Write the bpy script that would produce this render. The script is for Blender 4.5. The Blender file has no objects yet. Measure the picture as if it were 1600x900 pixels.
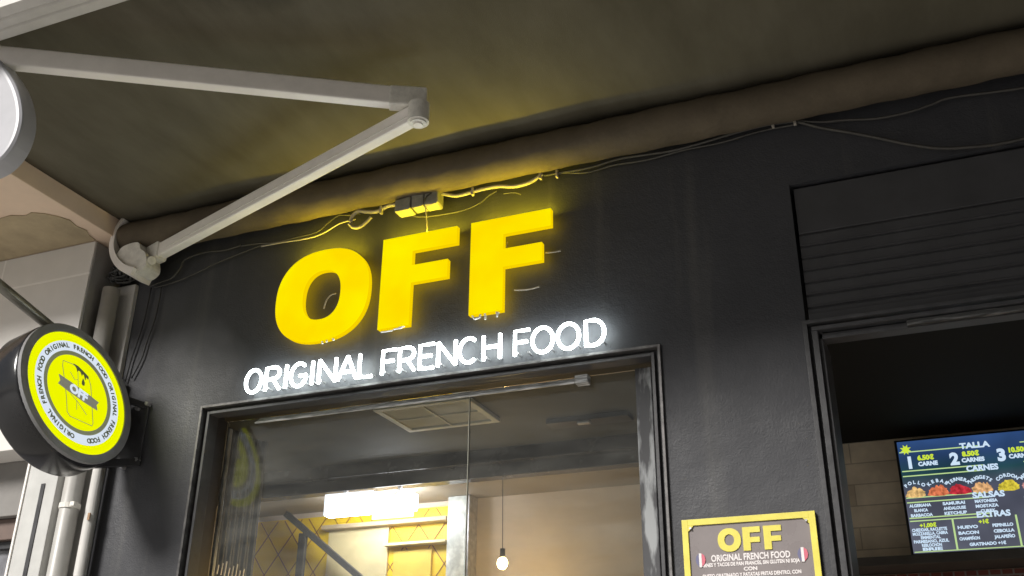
import bpy, bmesh, math, random
from mathutils import Vector, Matrix
random.seed(7)
R = math.radians
col = bpy.context.scene.collection
scene = bpy.context.scene

# ------------------------------------------------------------ camera, sky, sun, exposure
cd = bpy.data.cameras.new('camera')
cam = bpy.data.objects.new('camera', cd); col.objects.link(cam); scene.camera = cam
cd.sensor_width = 36; cd.lens = 35.66; cd.clip_start = .05; cd.clip_end = 2000
right = Vector((.92469, .38060, .00955)); up = Vector((.15195, -.39195, .90735)); back = Vector((.34908, -.83757, -.42027))
m = Matrix.Identity(4)
for i, v in enumerate((right, up, back)):
    for j in range(3): m[j][i] = v[j]
m.translation = Vector((0, -3.5, 1.6))
cam.matrix_world = m

w = bpy.data.worlds.new('World'); scene.world = w; w.use_nodes = True
nt = w.node_tree; nt.nodes.clear()
sky = nt.nodes.new('ShaderNodeTexSky'); sky.sky_type = 'NISHITA'; sky.sun_disc = False
SUN_EL, SUN_AZ = 34, 207            # azimuth measured clockwise from +Y
sky.sun_elevation = R(SUN_EL); sky.sun_rotation = R(SUN_AZ); sky.air_density = 1.2; sky.dust_density = .8
hs = nt.nodes.new('ShaderNodeHueSaturation'); hs.inputs['Saturation'].default_value = .35
bg = nt.nodes.new('ShaderNodeBackground'); bg.inputs['Strength'].default_value = .045
wo = nt.nodes.new('ShaderNodeOutputWorld')
nt.links.new(sky.outputs[0], hs.inputs['Color']); nt.links.new(hs.outputs[0], bg.inputs['Color']); nt.links.new(bg.outputs[0], wo.inputs['Surface'])
sl = bpy.data.lights.new('sun', 'SUN'); sl.energy = 5.0; sl.angle = R(18); sl.color = (1, .965, .91)
so = bpy.data.objects.new('sun', sl); col.objects.link(so)
az, el = R(SUN_AZ), R(SUN_EL)
dv = Vector((math.sin(az) * math.cos(el), math.cos(az) * math.cos(el), math.sin(el)))
so.rotation_euler = dv.to_track_quat('Z', 'Y').to_euler(); so.location = (0, -6, 8)
vs = scene.view_settings
vs.view_transform = 'Standard'; vs.look = 'None'; vs.gamma = 1; vs.use_curve_mapping = False; vs.exposure = 0
scene.render.engine = 'CYCLES'
scene.cycles.max_bounces = 10; scene.cycles.transparent_max_bounces = 16
scene.cycles.sample_clamp_indirect = 6

# ------------------------------------------------------------ materials
def mat(name, color, rough=.6, metal=0, noise=None, bump=None, emit=None, spec=.5, coat=0):
    """noise=(scale, amount[, detail]) darkens/lightens the base colour; bump=(scale, strength)"""
    M = bpy.data.materials.new(name); M.use_nodes = True
    n = M.node_tree; b = n.nodes['Principled BSDF']
    b.inputs['Base Color'].default_value = (*color, 1); b.inputs['Roughness'].default_value = rough
    b.inputs['Metallic'].default_value = metal; b.inputs['Specular IOR Level'].default_value = spec
    b.inputs['Coat Weight'].default_value = coat
    tc = n.nodes.new('ShaderNodeTexCoord')
    if noise:
        t = n.nodes.new('ShaderNodeTexNoise'); t.inputs['Scale'].default_value = noise[0]; t.inputs['Detail'].default_value = 6
        t.inputs['Roughness'].default_value = .65
        n.links.new(tc.outputs['Object'], t.inputs['Vector'])
        r = n.nodes.new('ShaderNodeValToRGB'); a = noise[1]
        r.color_ramp.elements[0].position = .3; r.color_ramp.elements[1].position = .7
        r.color_ramp.elements[0].color = tuple(c * (1 - a) for c in color) + (1,)
        r.color_ramp.elements[1].color = tuple(min(1, c * (1 + a)) for c in color) + (1,)
        n.links.new(t.outputs['Fac'], r.inputs['Fac']); n.links.new(r.outputs['Color'], b.inputs['Base Color'])
        rr = n.nodes.new('ShaderNodeMapRange'); rr.inputs['To Min'].default_value = max(0, rough - .12); rr.inputs['To Max'].default_value = min(1, rough + .12)
        n.links.new(t.outputs['Fac'], rr.inputs['Value']); n.links.new(rr.outputs[0], b.inputs['Roughness'])
    if bump:
        t2 = n.nodes.new('ShaderNodeTexNoise'); t2.inputs['Scale'].default_value = bump[0]; t2.inputs['Detail'].default_value = 4
        n.links.new(tc.outputs['Object'], t2.inputs['Vector'])
        bp = n.nodes.new('ShaderNodeBump'); bp.inputs['Strength'].default_value = bump[1]; bp.inputs['Distance'].default_value = .004
        n.links.new(t2.outputs['Fac'], bp.inputs['Height']); n.links.new(bp.outputs[0], b.inputs['Normal'])
    if emit:
        b.inputs['Emission Color'].default_value = (*emit[0], 1); b.inputs['Emission Strength'].default_value = emit[1]
    return M

def emission(name, color, strength):
    M = bpy.data.materials.new(name); M.use_nodes = True
    n = M.node_tree; n.nodes.clear()
    e = n.nodes.new('ShaderNodeEmission'); e.inputs[0].default_value = (*color, 1); e.inputs[1].default_value = strength
    o = n.nodes.new('ShaderNodeOutputMaterial'); n.links.new(e.outputs[0], o.inputs[0])
    return M

def two_tone(name, c1, c2, scale, lo, hi, rough=.6, stretch=(1, 1, 1), bump=.3, metal=0):
    M = mat(name, c1, rough, metal); n = M.node_tree; b = n.nodes['Principled BSDF']
    tc = n.nodes.new('ShaderNodeTexCoord'); mp = n.nodes.new('ShaderNodeMapping'); mp.inputs['Scale'].default_value = stretch
    t = n.nodes.new('ShaderNodeTexNoise'); t.inputs['Scale'].default_value = scale; t.inputs['Detail'].default_value = 7
    r = n.nodes.new('ShaderNodeValToRGB'); r.color_ramp.elements[0].position = lo; r.color_ramp.elements[1].position = hi
    r.color_ramp.elements[0].color = (*c1, 1); r.color_ramp.elements[1].color = (*c2, 1)
    n.links.new(tc.outputs['Object'], mp.inputs[0]); n.links.new(mp.outputs[0], t.inputs['Vector'])
    n.links.new(t.outputs['Fac'], r.inputs[0]); n.links.new(r.outputs[0], b.inputs['Base Color'])
    bp = n.nodes.new('ShaderNodeBump'); bp.inputs['Strength'].default_value = bump; bp.inputs['Distance'].default_value = .004
    n.links.new(t.outputs['Fac'], bp.inputs['Height']); n.links.new(bp.outputs[0], b.inputs['Normal'])
    return M

def brick_mat(name, c1, c2, mortar, scale, bw, bh, msize, offset=.5, rough=.6, axis='XZ', noise=.25, bump=.5):
    M = mat(name, c1, rough); n = M.node_tree; b = n.nodes['Principled BSDF']
    tc = n.nodes.new('ShaderNodeTexCoord'); sp = n.nodes.new('ShaderNodeSeparateXYZ'); cb = n.nodes.new('ShaderNodeCombineXYZ')
    n.links.new(tc.outputs['Object'], sp.inputs[0])
    n.links.new(sp.outputs[axis[0]], cb.inputs['X']); n.links.new(sp.outputs[axis[1]], cb.inputs['Y'])
    k = n.nodes.new('ShaderNodeTexBrick'); k.offset = offset
    k.inputs['Color1'].default_value = (*c1, 1); k.inputs['Color2'].default_value = (*c2, 1); k.inputs['Mortar'].default_value = (*mortar, 1)
    k.inputs['Scale'].default_value = scale; k.inputs['Brick Width'].default_value = bw; k.inputs['Row Height'].default_value = bh
    k.inputs['Mortar Size'].default_value = msize
    n.links.new(cb.outputs[0], k.inputs['Vector'])
    t = n.nodes.new('ShaderNodeTexNoise'); t.inputs['Scale'].default_value = 9; t.inputs['Detail'].default_value = 8
    n.links.new(tc.outputs['Object'], t.inputs['Vector'])
    mr = n.nodes.new('ShaderNodeMapRange'); mr.inputs['To Min'].default_value = 1 - noise; mr.inputs['To Max'].default_value = 1 + noise
    n.links.new(t.outputs['Fac'], mr.inputs['Value'])
    mx = n.nodes.new('ShaderNodeMix'); mx.data_type = 'RGBA'; mx.blend_type = 'MULTIPLY'; mx.inputs['Factor'].default_value = 1
    n.links.new(k.outputs['Color'], mx.inputs['A']); n.links.new(mr.outputs[0], mx.inputs['B'])
    n.links.new(mx.outputs['Result'], b.inputs['Base Color'])
    bp = n.nodes.new('ShaderNodeBump'); bp.inputs['Strength'].default_value = bump; bp.inputs['Distance'].default_value = .003; bp.invert = True
    n.links.new(k.outputs['Fac'], bp.inputs['Height']); n.links.new(bp.outputs[0], b.inputs['Normal'])
    return M

def plaster(name):
    """matt charcoal wall paint: patchy sheen, roller texture, vertical runs of dust, a few scuffs"""
    M = mat(name, (.045, .045, .05), .62); n = M.node_tree; b = n.nodes['Principled BSDF']
    tc = n.nodes.new('ShaderNodeTexCoord')
    def noise(scale, detail, stretch=None, rough=.6):
        q = n.nodes.new('ShaderNodeTexNoise'); q.inputs['Scale'].default_value = scale; q.inputs['Detail'].default_value = detail; q.inputs['Roughness'].default_value = rough
        if stretch:
            mp = n.nodes.new('ShaderNodeMapping'); mp.inputs['Scale'].default_value = stretch; n.links.new(tc.outputs['Object'], mp.inputs[0]); n.links.new(mp.outputs[0], q.inputs['Vector'])
        else: n.links.new(tc.outputs['Object'], q.inputs['Vector'])
        return q
    def ramp(src, p0, p1, c0, c1):
        q = n.nodes.new('ShaderNodeValToRGB'); q.color_ramp.elements[0].position = p0; q.color_ramp.elements[1].position = p1
        q.color_ramp.elements[0].color = c0; q.color_ramp.elements[1].color = c1; n.links.new(src, q.inputs[0]); return q
    def mix(fac, A, B, f=None):
        q = n.nodes.new('ShaderNodeMix'); q.data_type = 'RGBA'
        if f is None: n.links.new(fac, q.inputs['Factor'])
        else: q.inputs['Factor'].default_value = f
        n.links.new(A, q.inputs['A'])
        if isinstance(B, tuple): q.inputs['B'].default_value = B
        else: n.links.new(B, q.inputs['B'])
        return q.outputs['Result']
    t = noise(1.3, 9); base = ramp(t.outputs['Fac'], .3, .72, (.033, .034, .040, 1), (.054, .055, .063, 1))
    drip = noise(5, 5, (1.6, 1, .10)); dm = ramp(drip.outputs['Fac'], .56, .74, (0, 0, 0, 1), (.45, .45, .45, 1))
    c1 = mix(dm.outputs[0], base.outputs[0], (.10, .098, .094, 1))
    sc = noise(26, 4, (1, 1, 1.8), .75); sm = ramp(sc.outputs['Fac'], .69, .73, (0, 0, 0, 1), (.55, .55, .55, 1))
    c2 = mix(sm.outputs[0], c1, (.13, .13, .135, 1))
    n.links.new(c2, b.inputs['Base Color'])
    rr = noise(2.1, 6); mr = n.nodes.new('ShaderNodeMapRange'); mr.inputs['From Min'].default_value = .3; mr.inputs['From Max'].default_value = .7; mr.inputs['To Min'].default_value = .45; mr.inputs['To Max'].default_value = .78
    n.links.new(rr.outputs['Fac'], mr.inputs['Value']); n.links.new(mr.outputs[0], b.inputs['Roughness'])
    v = noise(130, 2); f = noise(11, 7, None, .7)
    ma = n.nodes.new('ShaderNodeMath'); ma.operation = 'MULTIPLY_ADD'; ma.inputs[1].default_value = .35
    n.links.new(v.outputs['Fac'], ma.inputs[0]); n.links.new(f.outputs['Fac'], ma.inputs[2])
    bp = n.nodes.new('ShaderNodeBump'); bp.inputs['Strength'].default_value = .45; bp.inputs['Distance'].default_value = .008
    n.links.new(ma.outputs[0], bp.inputs['Height']); n.links.new(bp.outputs[0], b.inputs['Normal'])
    return M

def canvas_mat(name):
    """woven canvas with faint streaks across the cloth and a dark ellipse painted in as sag shade"""
    M = mat(name, (.115, .105, .08), .85, bump=(420, .25), spec=.2); n = M.node_tree; b = n.nodes['Principled BSDF']
    tc = n.nodes.new('ShaderNodeTexCoord'); mp = n.nodes.new('ShaderNodeMapping'); mp.inputs['Scale'].default_value = (2.2, .7, 1)
    t = n.nodes.new('ShaderNodeTexNoise'); t.inputs['Scale'].default_value = 2.4; t.inputs['Detail'].default_value = 7; t.inputs['Roughness'].default_value = .6
    n.links.new(tc.outputs['Object'], mp.inputs[0]); n.links.new(mp.outputs[0], t.inputs['Vector'])
    r = n.nodes.new('ShaderNodeValToRGB'); r.color_ramp.elements[0].position = .3; r.color_ramp.elements[1].position = .7
    r.color_ramp.elements[0].color = (.098, .088, .062, 1); r.color_ramp.elements[1].color = (.142, .128, .094, 1); n.links.new(t.outputs['Fac'], r.inputs[0])
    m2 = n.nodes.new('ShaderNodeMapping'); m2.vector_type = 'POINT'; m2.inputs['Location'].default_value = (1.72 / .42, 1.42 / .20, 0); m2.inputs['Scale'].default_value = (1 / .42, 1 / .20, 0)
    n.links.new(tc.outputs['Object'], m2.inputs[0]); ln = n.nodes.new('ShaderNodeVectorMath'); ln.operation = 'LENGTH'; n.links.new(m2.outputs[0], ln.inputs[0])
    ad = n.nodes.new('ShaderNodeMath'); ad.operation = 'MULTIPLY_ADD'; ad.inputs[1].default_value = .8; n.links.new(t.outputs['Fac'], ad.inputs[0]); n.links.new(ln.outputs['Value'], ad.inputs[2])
    st = n.nodes.new('ShaderNodeMapRange'); st.inputs['From Min'].default_value = .9; st.inputs['From Max'].default_value = 1.7; st.inputs['To Min'].default_value = .5; st.inputs['To Max'].default_value = 1; n.links.new(ad.outputs[0], st.inputs['Value'])  # dark ellipse: shade of the sagging cloth painted into its colour
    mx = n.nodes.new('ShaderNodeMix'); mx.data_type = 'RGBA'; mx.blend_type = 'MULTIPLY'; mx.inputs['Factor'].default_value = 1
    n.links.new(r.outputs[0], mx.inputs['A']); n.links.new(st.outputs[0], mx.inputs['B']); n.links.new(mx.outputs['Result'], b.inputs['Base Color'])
    return M

def glass_mat():
    M = bpy.data.materials.new('window glass'); M.use_nodes = True; n = M.node_tree; n.nodes.clear()
    tr = n.nodes.new('ShaderNodeBsdfTransparent'); tr.inputs[0].default_value = (.93, .95, .94, 1)
    gl = n.nodes.new('ShaderNodeBsdfGlossy'); gl.inputs['Roughness'].default_value = .03
    fr = n.nodes.new('ShaderNodeFresnel'); fr.inputs[0].default_value = 1.33
    mx = n.nodes.new('ShaderNodeMixShader'); o = n.nodes.new('ShaderNodeOutputMaterial')
    df = n.nodes.new('ShaderNodeBsdfDiffuse'); df.inputs[0].default_value = (.62, .60, .55, 1)
    tc = n.nodes.new('ShaderNodeTexCoord'); mp = n.nodes.new('ShaderNodeMapping'); mp.inputs['Rotation'].default_value = (0, R(38), 0); mp.inputs['Scale'].default_value = (.7, 1, 3.2)
    t = n.nodes.new('ShaderNodeTexNoise'); t.inputs['Scale'].default_value = 3.5; t.inputs['Detail'].default_value = 8; t.inputs['Roughness'].default_value = .62
    n.links.new(tc.outputs['Object'], mp.inputs[0]); n.links.new(mp.outputs[0], t.inputs['Vector'])
    mr = n.nodes.new('ShaderNodeMapRange'); mr.inputs['From Min'].default_value = .35; mr.inputs['From Max'].default_value = .75; mr.inputs['To Min'].default_value = .012; mr.inputs['To Max'].default_value = .085
    n.links.new(t.outputs['Fac'], mr.inputs['Value'])
    m2 = n.nodes.new('ShaderNodeMixShader'); n.links.new(mr.outputs[0], m2.inputs[0]); n.links.new(tr.outputs[0], m2.inputs[1]); n.links.new(df.outputs[0], m2.inputs[2])
    n.links.new(fr.outputs[0], mx.inputs[0]); n.links.new(m2.outputs[0], mx.inputs[1]); n.links.new(gl.outputs[0], mx.inputs[2]); n.links.new(mx.outputs[0], o.inputs[0])
    return M

M = dict(
    plaster=plaster('charcoal plaster'),
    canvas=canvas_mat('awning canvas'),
    canvas_roll=mat('rolled canvas', (.115, .093, .066), .85, noise=(7, .2), bump=(60, .5), spec=.2),
    white=mat('white enamel', (.88, .84, .80), .38, noise=(9, .06), bump=(60, .05)),
    bar=mat('grey white bar', (.52, .50, .47), .4, noise=(9, .08)),
    white_dirty=mat('dusty white plastic', (.74, .72, .67), .45, noise=(30, .16), bump=(80, .1)),
    tile=brick_mat('grey wall tile', (.72, .695, .665), (.67, .65, .62), (.8, .78, .75), 1, 1.2, .62, .006, .5, .4, noise=.1),
    tile_edge=mat('tile return', (.24, .23, .22), .5, noise=(6, .15)),
    peach=mat('peach render', (.74, .57, .43), .8, noise=(3, .07), bump=(40, .2)),
    damp=mat('damp render', (.40, .32, .20), .85, noise=(6, .2), bump=(30, .4)),
    pilaster=mat('pale pilaster paint', (.5, .49, .47), .6, noise=(5, .1), bump=(50, .2)),
    trunk=mat('white trunking', (.50, .50, .485), .5, noise=(8, .1)),
    pipe=mat('grey pipe', (.42, .41, .39), .4, noise=(7, .12)),
    rust=mat('rust stain', (.35, .22, .13), .8, noise=(40, .4)),
    dark=mat('black frame paint', (.03, .03, .034), .42, noise=(12, .3)),
    frame=mat('charcoal frame', (.05, .05, .054), .38, noise=(20, .25), bump=(60, .1)),
    frame_edge=mat('bare metal edge', (.13, .125, .125), .4, metal=.4, noise=(25, .5)),
    shutter=mat('shutter grey', (.055, .055, .06), .5, noise=(6, .15)),
    black=mat('deep black', (.006, .006, .006), .8, spec=.2),
    gloss_black=mat('gloss black housing', (.014, .014, .016), .18, noise=(8, .2)),
    sign_rim=mat('grey sign rim', (.22, .22, .225), .35, noise=(14, .1)),
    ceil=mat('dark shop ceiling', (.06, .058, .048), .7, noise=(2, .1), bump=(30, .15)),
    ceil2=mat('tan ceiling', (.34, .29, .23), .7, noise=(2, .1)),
    back=mat('taupe shop wall', (.60, .50, .40), .65, noise=(1.5, .12), bump=(10, .1)),
    brick=brick_mat('wood look wall tile', (.80, .70, .56), (.58, .49, .38), (.48, .40, .31), 1, .9, .105, .003, .37, .5, noise=.45),
    redbrick=brick_mat('red tile band', (.25, .06, .04), (.2, .05, .035), (.3, .28, .25), 1, .05, .03, .004, .5, .4),
    yellow_wall=mat('yellow wall', (.85, .56, .005), .5, noise=(3, .06)),
    line=mat('pattern line', (.22, .08, .01), .6),
    post=two_tone('speckled marble', (.50, .52, .50), (.82, .84, .80), 16, .38, .6, .25, bump=.05),
    peel=two_tone('peeling paint', (.045, .045, .05), (.30, .31, .32), 15, .50, .60, .6, (1.6, 1, .35)),
    strip=two_tone('dusty metal slats', (.30, .31, .31), (.72, .74, .75), 60, .42, .62, .5, (.25, 1, 3)),
    vent=mat('vent grille', (.62, .59, .50), .6, noise=(12, .1)),
    vent_frame=mat('vent frame', (.62, .61, .54), .5),
    alu=mat('brushed aluminium', (.55, .54, .55), .35, metal=.7, noise=(30, .3)),
    cable_white=mat('white cable', (.36, .33, .29), .55, noise=(30, .15)),
    cable_grey=mat('grey cable', (.055, .052, .048), .6, noise=(30, .3)),
    cable_black=mat('black cable', (.03, .03, .032), .5),
    box=mat('cable connector box', (.25, .245, .21), .6, noise=(25, .25), bump=(40, .4)),
    poster=mat('poster board', (.22, .195, .195), .28, noise=(4, .1)),
    poster_yellow=mat('poster yellow', (.68, .60, .10), .4, noise=(20, .08)),
    poster_white=mat('poster white print', (.7, .66, .66), .5),
    flag_red=mat('flag red', (.55, .12, .17), .5), flag_blue=mat('flag blue', (.12, .12, .22), .5),
    bulb=emission('bulb glow', (1, .66, .24), 170),
    added_back_glow=emission('added back glow', (.95, .95, 1), 34),
    neon=emission('white neon glow', (.90, 1, .98), 18),
    off_face=None,
    off_top_boost=emission('boosted top glow', (1, .78, .02), 58),  # unseen letter tops, glow boosted to light the canvas
    off_edge=emission('amber return', (.93, .64, .0), 1),
    off_back=emission('yellow back glow', (1, .66, .01), 3.2),
    s_yellow=emission('sign yellow', (.86, .92, .0), 1), s_white=emission('sign white', (.70, .78, .88), 1),
    s_grey=mat('sign grey line', (.1, .1, .08), .5, emit=((.14, .15, .08), 1)), s_ink=mat('sign ink', (.05, .05, .05), .5, emit=((.05, .06, .02), 1)),
    glass=glass_mat(),
    tv_black=mat('tv casing', (.012, .012, .014), .3),
    wire=mat('thin steel wire', (.4, .38, .33), .4, metal=.5),
)
# letter faces: acrylic over LEDs, a little hotter where the LEDs sit
def off_face():
    X = bpy.data.materials.new('yellow acrylic face'); X.use_nodes = True; n = X.node_tree; n.nodes.clear()
    tc = n.nodes.new('ShaderNodeTexCoord'); t = n.nodes.new('ShaderNodeTexNoise'); t.inputs['Scale'].default_value = 4.5; t.inputs['Detail'].default_value = 2
    n.links.new(tc.outputs['Object'], t.inputs['Vector'])
    r = n.nodes.new('ShaderNodeValToRGB'); r.color_ramp.elements[0].position = .35; r.color_ramp.elements[1].position = .72
    r.color_ramp.elements[0].color = (1, .72, 0, 1); r.color_ramp.elements[1].color = (1, .88, .0, 1)
    e = n.nodes.new('ShaderNodeEmission'); e.inputs[1].default_value = 1.0; o = n.nodes.new('ShaderNodeOutputMaterial')
    n.links.new(t.outputs['Fac'], r.inputs[0]); n.links.new(r.outputs[0], e.inputs[0]); n.links.new(e.outputs[0], o.inputs[0])
    return X
M['off_face'] = off_face()

# ------------------------------------------------------------ helpers
def link(name, me, parent=None, smooth=False):
    o = bpy.data.objects.new(name, me); col.objects.link(o)
    if parent: o.parent = parent
    if smooth:
        for p in me.polygons: p.use_smooth = True
    return o
def finish(name, bm, ms, parent=None, smooth=False):
    me = bpy.data.meshes.new(name); bm.normal_update(); bm.to_mesh(me); bm.free()
    for k in (ms if isinstance(ms, (list, tuple)) else [ms]): me.materials.append(M[k] if isinstance(k, str) else k)
    return link(name, me, parent, smooth)
def tag(o, label=None, cat=None, group=None, kind=None):
    if label: o['label'] = label
    if cat: o['category'] = cat
    if group: o['group'] = group
    if kind: o['kind'] = kind
    return o
def empty(name, loc, label, cat, group=None):
    o = bpy.data.objects.new(name, None); col.objects.link(o); o.location = loc; o.empty_display_size = .1
    tag(o, label, cat, group); bpy.context.view_layer.update()
    return o
def adopt(root):
    """parts are modelled in world coordinates; keep them there under a placed root"""
    inv = Matrix.Translation(root.location).inverted()
    for c in root.children: c.matrix_parent_inverse = inv
def box(bm, a, b, bev=0):
    vs_ = [bm.verts.new((x, y, z)) for x in (a[0], b[0]) for y in (a[1], b[1]) for z in (a[2], b[2])]
    fs = [(0, 1, 3, 2), (4, 6, 7, 5), (0, 4, 5, 1), (2, 3, 7, 6), (0, 2, 6, 4), (1, 5, 7, 3)]
    f = [bm.faces.new([vs_[i] for i in q]) for q in fs]
    if bev:
        es = list({e for q in f for e in q.edges})
        bmesh.ops.bevel(bm, geom=es, offset=bev, segments=2, affect='EDGES', profile=.6)
def bx(name, a, b, m_, parent=None, bev=.003):
    a, b = [min(p, q) for p, q in zip(a, b)], [max(p, q) for p, q in zip(a, b)]
    bm = bmesh.new(); box(bm, a, b, bev); return finish(name, bm, m_, parent)
def frame_of(d):
    d = d.normalized(); u = d.cross(Vector((0, 0, 1)))
    if u.length < 1e-3: u = Vector((1, 0, 0))
    u.normalize(); return d, u, d.cross(u).normalized() * -1
def tube(bm, pts, r, n=8, caps=True):
    pts = [Vector(p) for p in pts]; rings = []
    closed = (pts[0] - pts[-1]).length < 1e-6
    if closed: pts = pts[:-1]
    N = len(pts); u = None
    for i, p in enumerate(pts):
        a = pts[(i - 1) % N] if (closed or i > 0) else p
        b = pts[(i + 1) % N] if (closed or i < N - 1) else p
        d = (b - a).normalized()
        if u is None: _, u, _ = frame_of(d)
        u = (u - d * u.dot(d)).normalized(); v = d.cross(u)
        rings.append([bm.verts.new(p + (u * math.cos(2 * math.pi * k / n) + v * math.sin(2 * math.pi * k / n)) * r) for k in range(n)])
    for i in range(N if closed else N - 1):
        A, B = rings[i], rings[(i + 1) % N]
        for k in range(n): bm.faces.new((A[k], A[(k + 1) % n], B[(k + 1) % n], B[k]))
    if not closed and caps:
        bm.faces.new(rings[0][::-1]); bm.faces.new(rings[-1])
def smooth_path(pts, n=6):
    P = [Vector(p) for p in pts]; out = []
    for i in range(len(P) - 1):
        p0, p1, p2, p3 = P[max(i - 1, 0)], P[i], P[i + 1], P[min(i + 2, len(P) - 1)]
        for k in range(n):
            t = k / n
            out.append(.5 * ((2 * p1) + (-p0 + p2) * t + (2 * p0 - 5 * p1 + 4 * p2 - p3) * t * t + (-p0 + 3 * p1 - 3 * p2 + p3) * t ** 3))
    return out + [P[-1]]
def wire(name, pts, r, m_, parent=None, n=7, smooth=True):
    bm = bmesh.new(); tube(bm, smooth_path(pts) if smooth else pts, r, n); return finish(name, bm, m_, parent, True)
def beam(bm, p, q, w_, h, bev=.004, upv=Vector((0, 0, 1))):
    """box bar from p to q, w_ across, h along up"""
    p, q = Vector(p), Vector(q); d = (q - p).normalized(); s = d.cross(upv).normalized(); u = s.cross(d)
    v = [bm.verts.new(c + s * a * w_ / 2 + u * b * h / 2) for c in (p, q) for a in (-1, 1) for b in (-1, 1)]
    f = [bm.faces.new([v[i] for i in t]) for t in ((0, 1, 3, 2), (4, 6, 7, 5), (0, 4, 5, 1), (2, 3, 7, 6), (0, 2, 6, 4), (1, 5, 7, 3))]
    if bev: bmesh.ops.bevel(bm, geom=list({e for t in f for e in t.edges}), offset=bev, segments=2, affect='EDGES', profile=.6)
def prism(bm, poly, fn, d0, d1, holes=()):
    """poly 2-D outline -> fn(u, v, depth) 3-D solid"""
    ok = []
    loops = [poly] + list(holes)
    for dd in (d0, d1):
        es = []
        for L in loops:
            vv = [bm.verts.new(fn(a, b, dd)) for a, b in L]
            es += [bm.edges.new((vv[i], vv[(i + 1) % len(vv)])) for i in range(len(vv))]
            ok.append(vv)
        bmesh.ops.triangle_fill(bm, edges=es, use_beauty=True, use_dissolve=False)
    k = len(loops)
    for A, B in zip(ok[:k], ok[k:]):
        for i in range(len(A)):
            j = (i + 1) % len(A); bm.faces.new((A[i], A[j], B[j], B[i]))
    bmesh.ops.recalc_face_normals(bm, faces=bm.faces)
def rounded(poly, n=5):
    P = [Vector((a, b, 0)) for a, b in poly]; N = len(P); out = []
    for i in range(N):
        p0, p1, p2, p3 = P[i - 1], P[i], P[(i + 1) % N], P[(i + 2) % N]
        for k in range(n):
            t = k / n; v = .5 * ((2 * p1) + (-p0 + p2) * t + (2 * p0 - 5 * p1 + 4 * p2 - p3) * t * t + (-p0 + 3 * p1 - 3 * p2 + p3) * t ** 3)
            out.append((v.x, v.y))
    return out
def circ(r, n=64, cx=0, cy=0): return [(cx + r * math.cos(2 * math.pi * k / n), cy + r * math.sin(2 * math.pi * k / n)) for k in range(n)]
def text_mesh(body, size, extrude=.0008, bold=0, align='CENTER', spacing=1.0):
    c = bpy.data.curves.new('lettering', 'FONT'); c.body = body; c.size = size; c.extrude = extrude; c.offset = bold
    c.align_x = align; c.space_character = spacing; c.resolution_u = 3
    o = bpy.data.objects.new('lettering', c); col.objects.link(o)
    bpy.context.view_layer.update()
    me = bpy.data.meshes.new_from_object(o.evaluated_get(bpy.context.evaluated_depsgraph_get()))
    bpy.data.objects.remove(o); bpy.data.curves.remove(c)
    return me
def text(name, body, size, Mx, m_, parent=None, bold=0, align='CENTER', width=None, extrude=.0008, spacing=1.0):
    me = text_mesh(body, size, extrude, bold, align, spacing)
    if width:
        xs = [v.co.x for v in me.vertices]; W = max(xs) - min(xs); me.transform(Matrix.Diagonal((width / W, 1, 1, 1)))
    me.transform(Mx); me.materials.clear(); me.materials.append(M[m_] if isinstance(m_, str) else m_)
    return link(name, me, parent)
def join_meshes(name, mes, m_, parent=None):
    bm = bmesh.new()
    for me in mes: bm.from_mesh(me)
    return finish(name, bm, m_, parent)
WALLTXT = Matrix(((1, 0, 0, 0), (0, 0, -1, 0), (0, 1, 0, 0), (0, 0, 0, 1)))     # text plane -> facing the street (-Y)
def wt(x, y, z): return Matrix.Translation((x, y, z)) @ WALLTXT

# ------------------------------------------------------------ ground
def sheet(name, x0, x1, y0, y1, z, m_, lab=None):
    bm = bmesh.new(); v = [bm.verts.new(c) for c in ((x0, y0, z), (x1, y0, z), (x1, y1, z), (x0, y1, z))]; bm.faces.new(v)
    o = finish(name, bm, m_); tag(o, kind='structure'); return o
M['asphalt'] = mat('asphalt', (.06, .06, .06), .85, noise=(30, .2), bump=(200, .5))
M['paving'] = brick_mat('pale paving slabs', (.50, .48, .45), (.46, .44, .42), (.25, .24, .22), 1, .4, .4, .006, 0, .7, axis='XY', noise=.15)
sheet('ground', -600, 600, -600, 600, -.16, 'asphalt')
bx('pavement', (-30, -4.2, -.15), (30, 0, 0), 'paving', bev=0)['kind'] = 'structure'
bx('kerb', (-30, -4.35, -.15), (30, -4.2, .002), mat('kerb stone', (.4, .39, .37), .8, noise=(20, .1)), bev=.01)['kind'] = 'structure'
bx('plaza', (-30, -30, -.155), (30, -4.35, -.03), 'paving', bev=0)['kind'] = 'structure'

# ------------------------------------------------------------ building added across the street, unseen, to shade the right half of the front
ob = empty('shade_building', (10, -11.5, 0), 'unseen stone fronted building added across the street to shade the shop front', 'building')
M['stone'] = mat('shade building stone', (.28, .25, .21), .85, noise=(1.5, .2)); M['shade_building_glass'] = mat('shade building glass', (.02, .022, .025), .08)
bx('shade_wall', (-2.2, -19, 0), (24, -11.5, 11), 'stone', ob, .01); bx('shade_cornice', (-2.35, -19, 11), (24.2, -11.2, 11.35), 'stone', ob, .03)
for fl_ in range(3):
    for k in range(9):
        x = -1.0 + k * 2.8; z = 1.2 + fl_ * 3.4
        wn = bx('window', (x, -11.53, z), (x + 1.2, -11.44, z + 1.9), 'white', ob, .01); bx('pane', (x + .08, -11.438, z + .08), (x + 1.12, -11.43, z + 1.82), 'shade_building_glass', wn, 0)  # windows of the added shade building
for c in ob.children:
    pass
adopt(ob)

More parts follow.
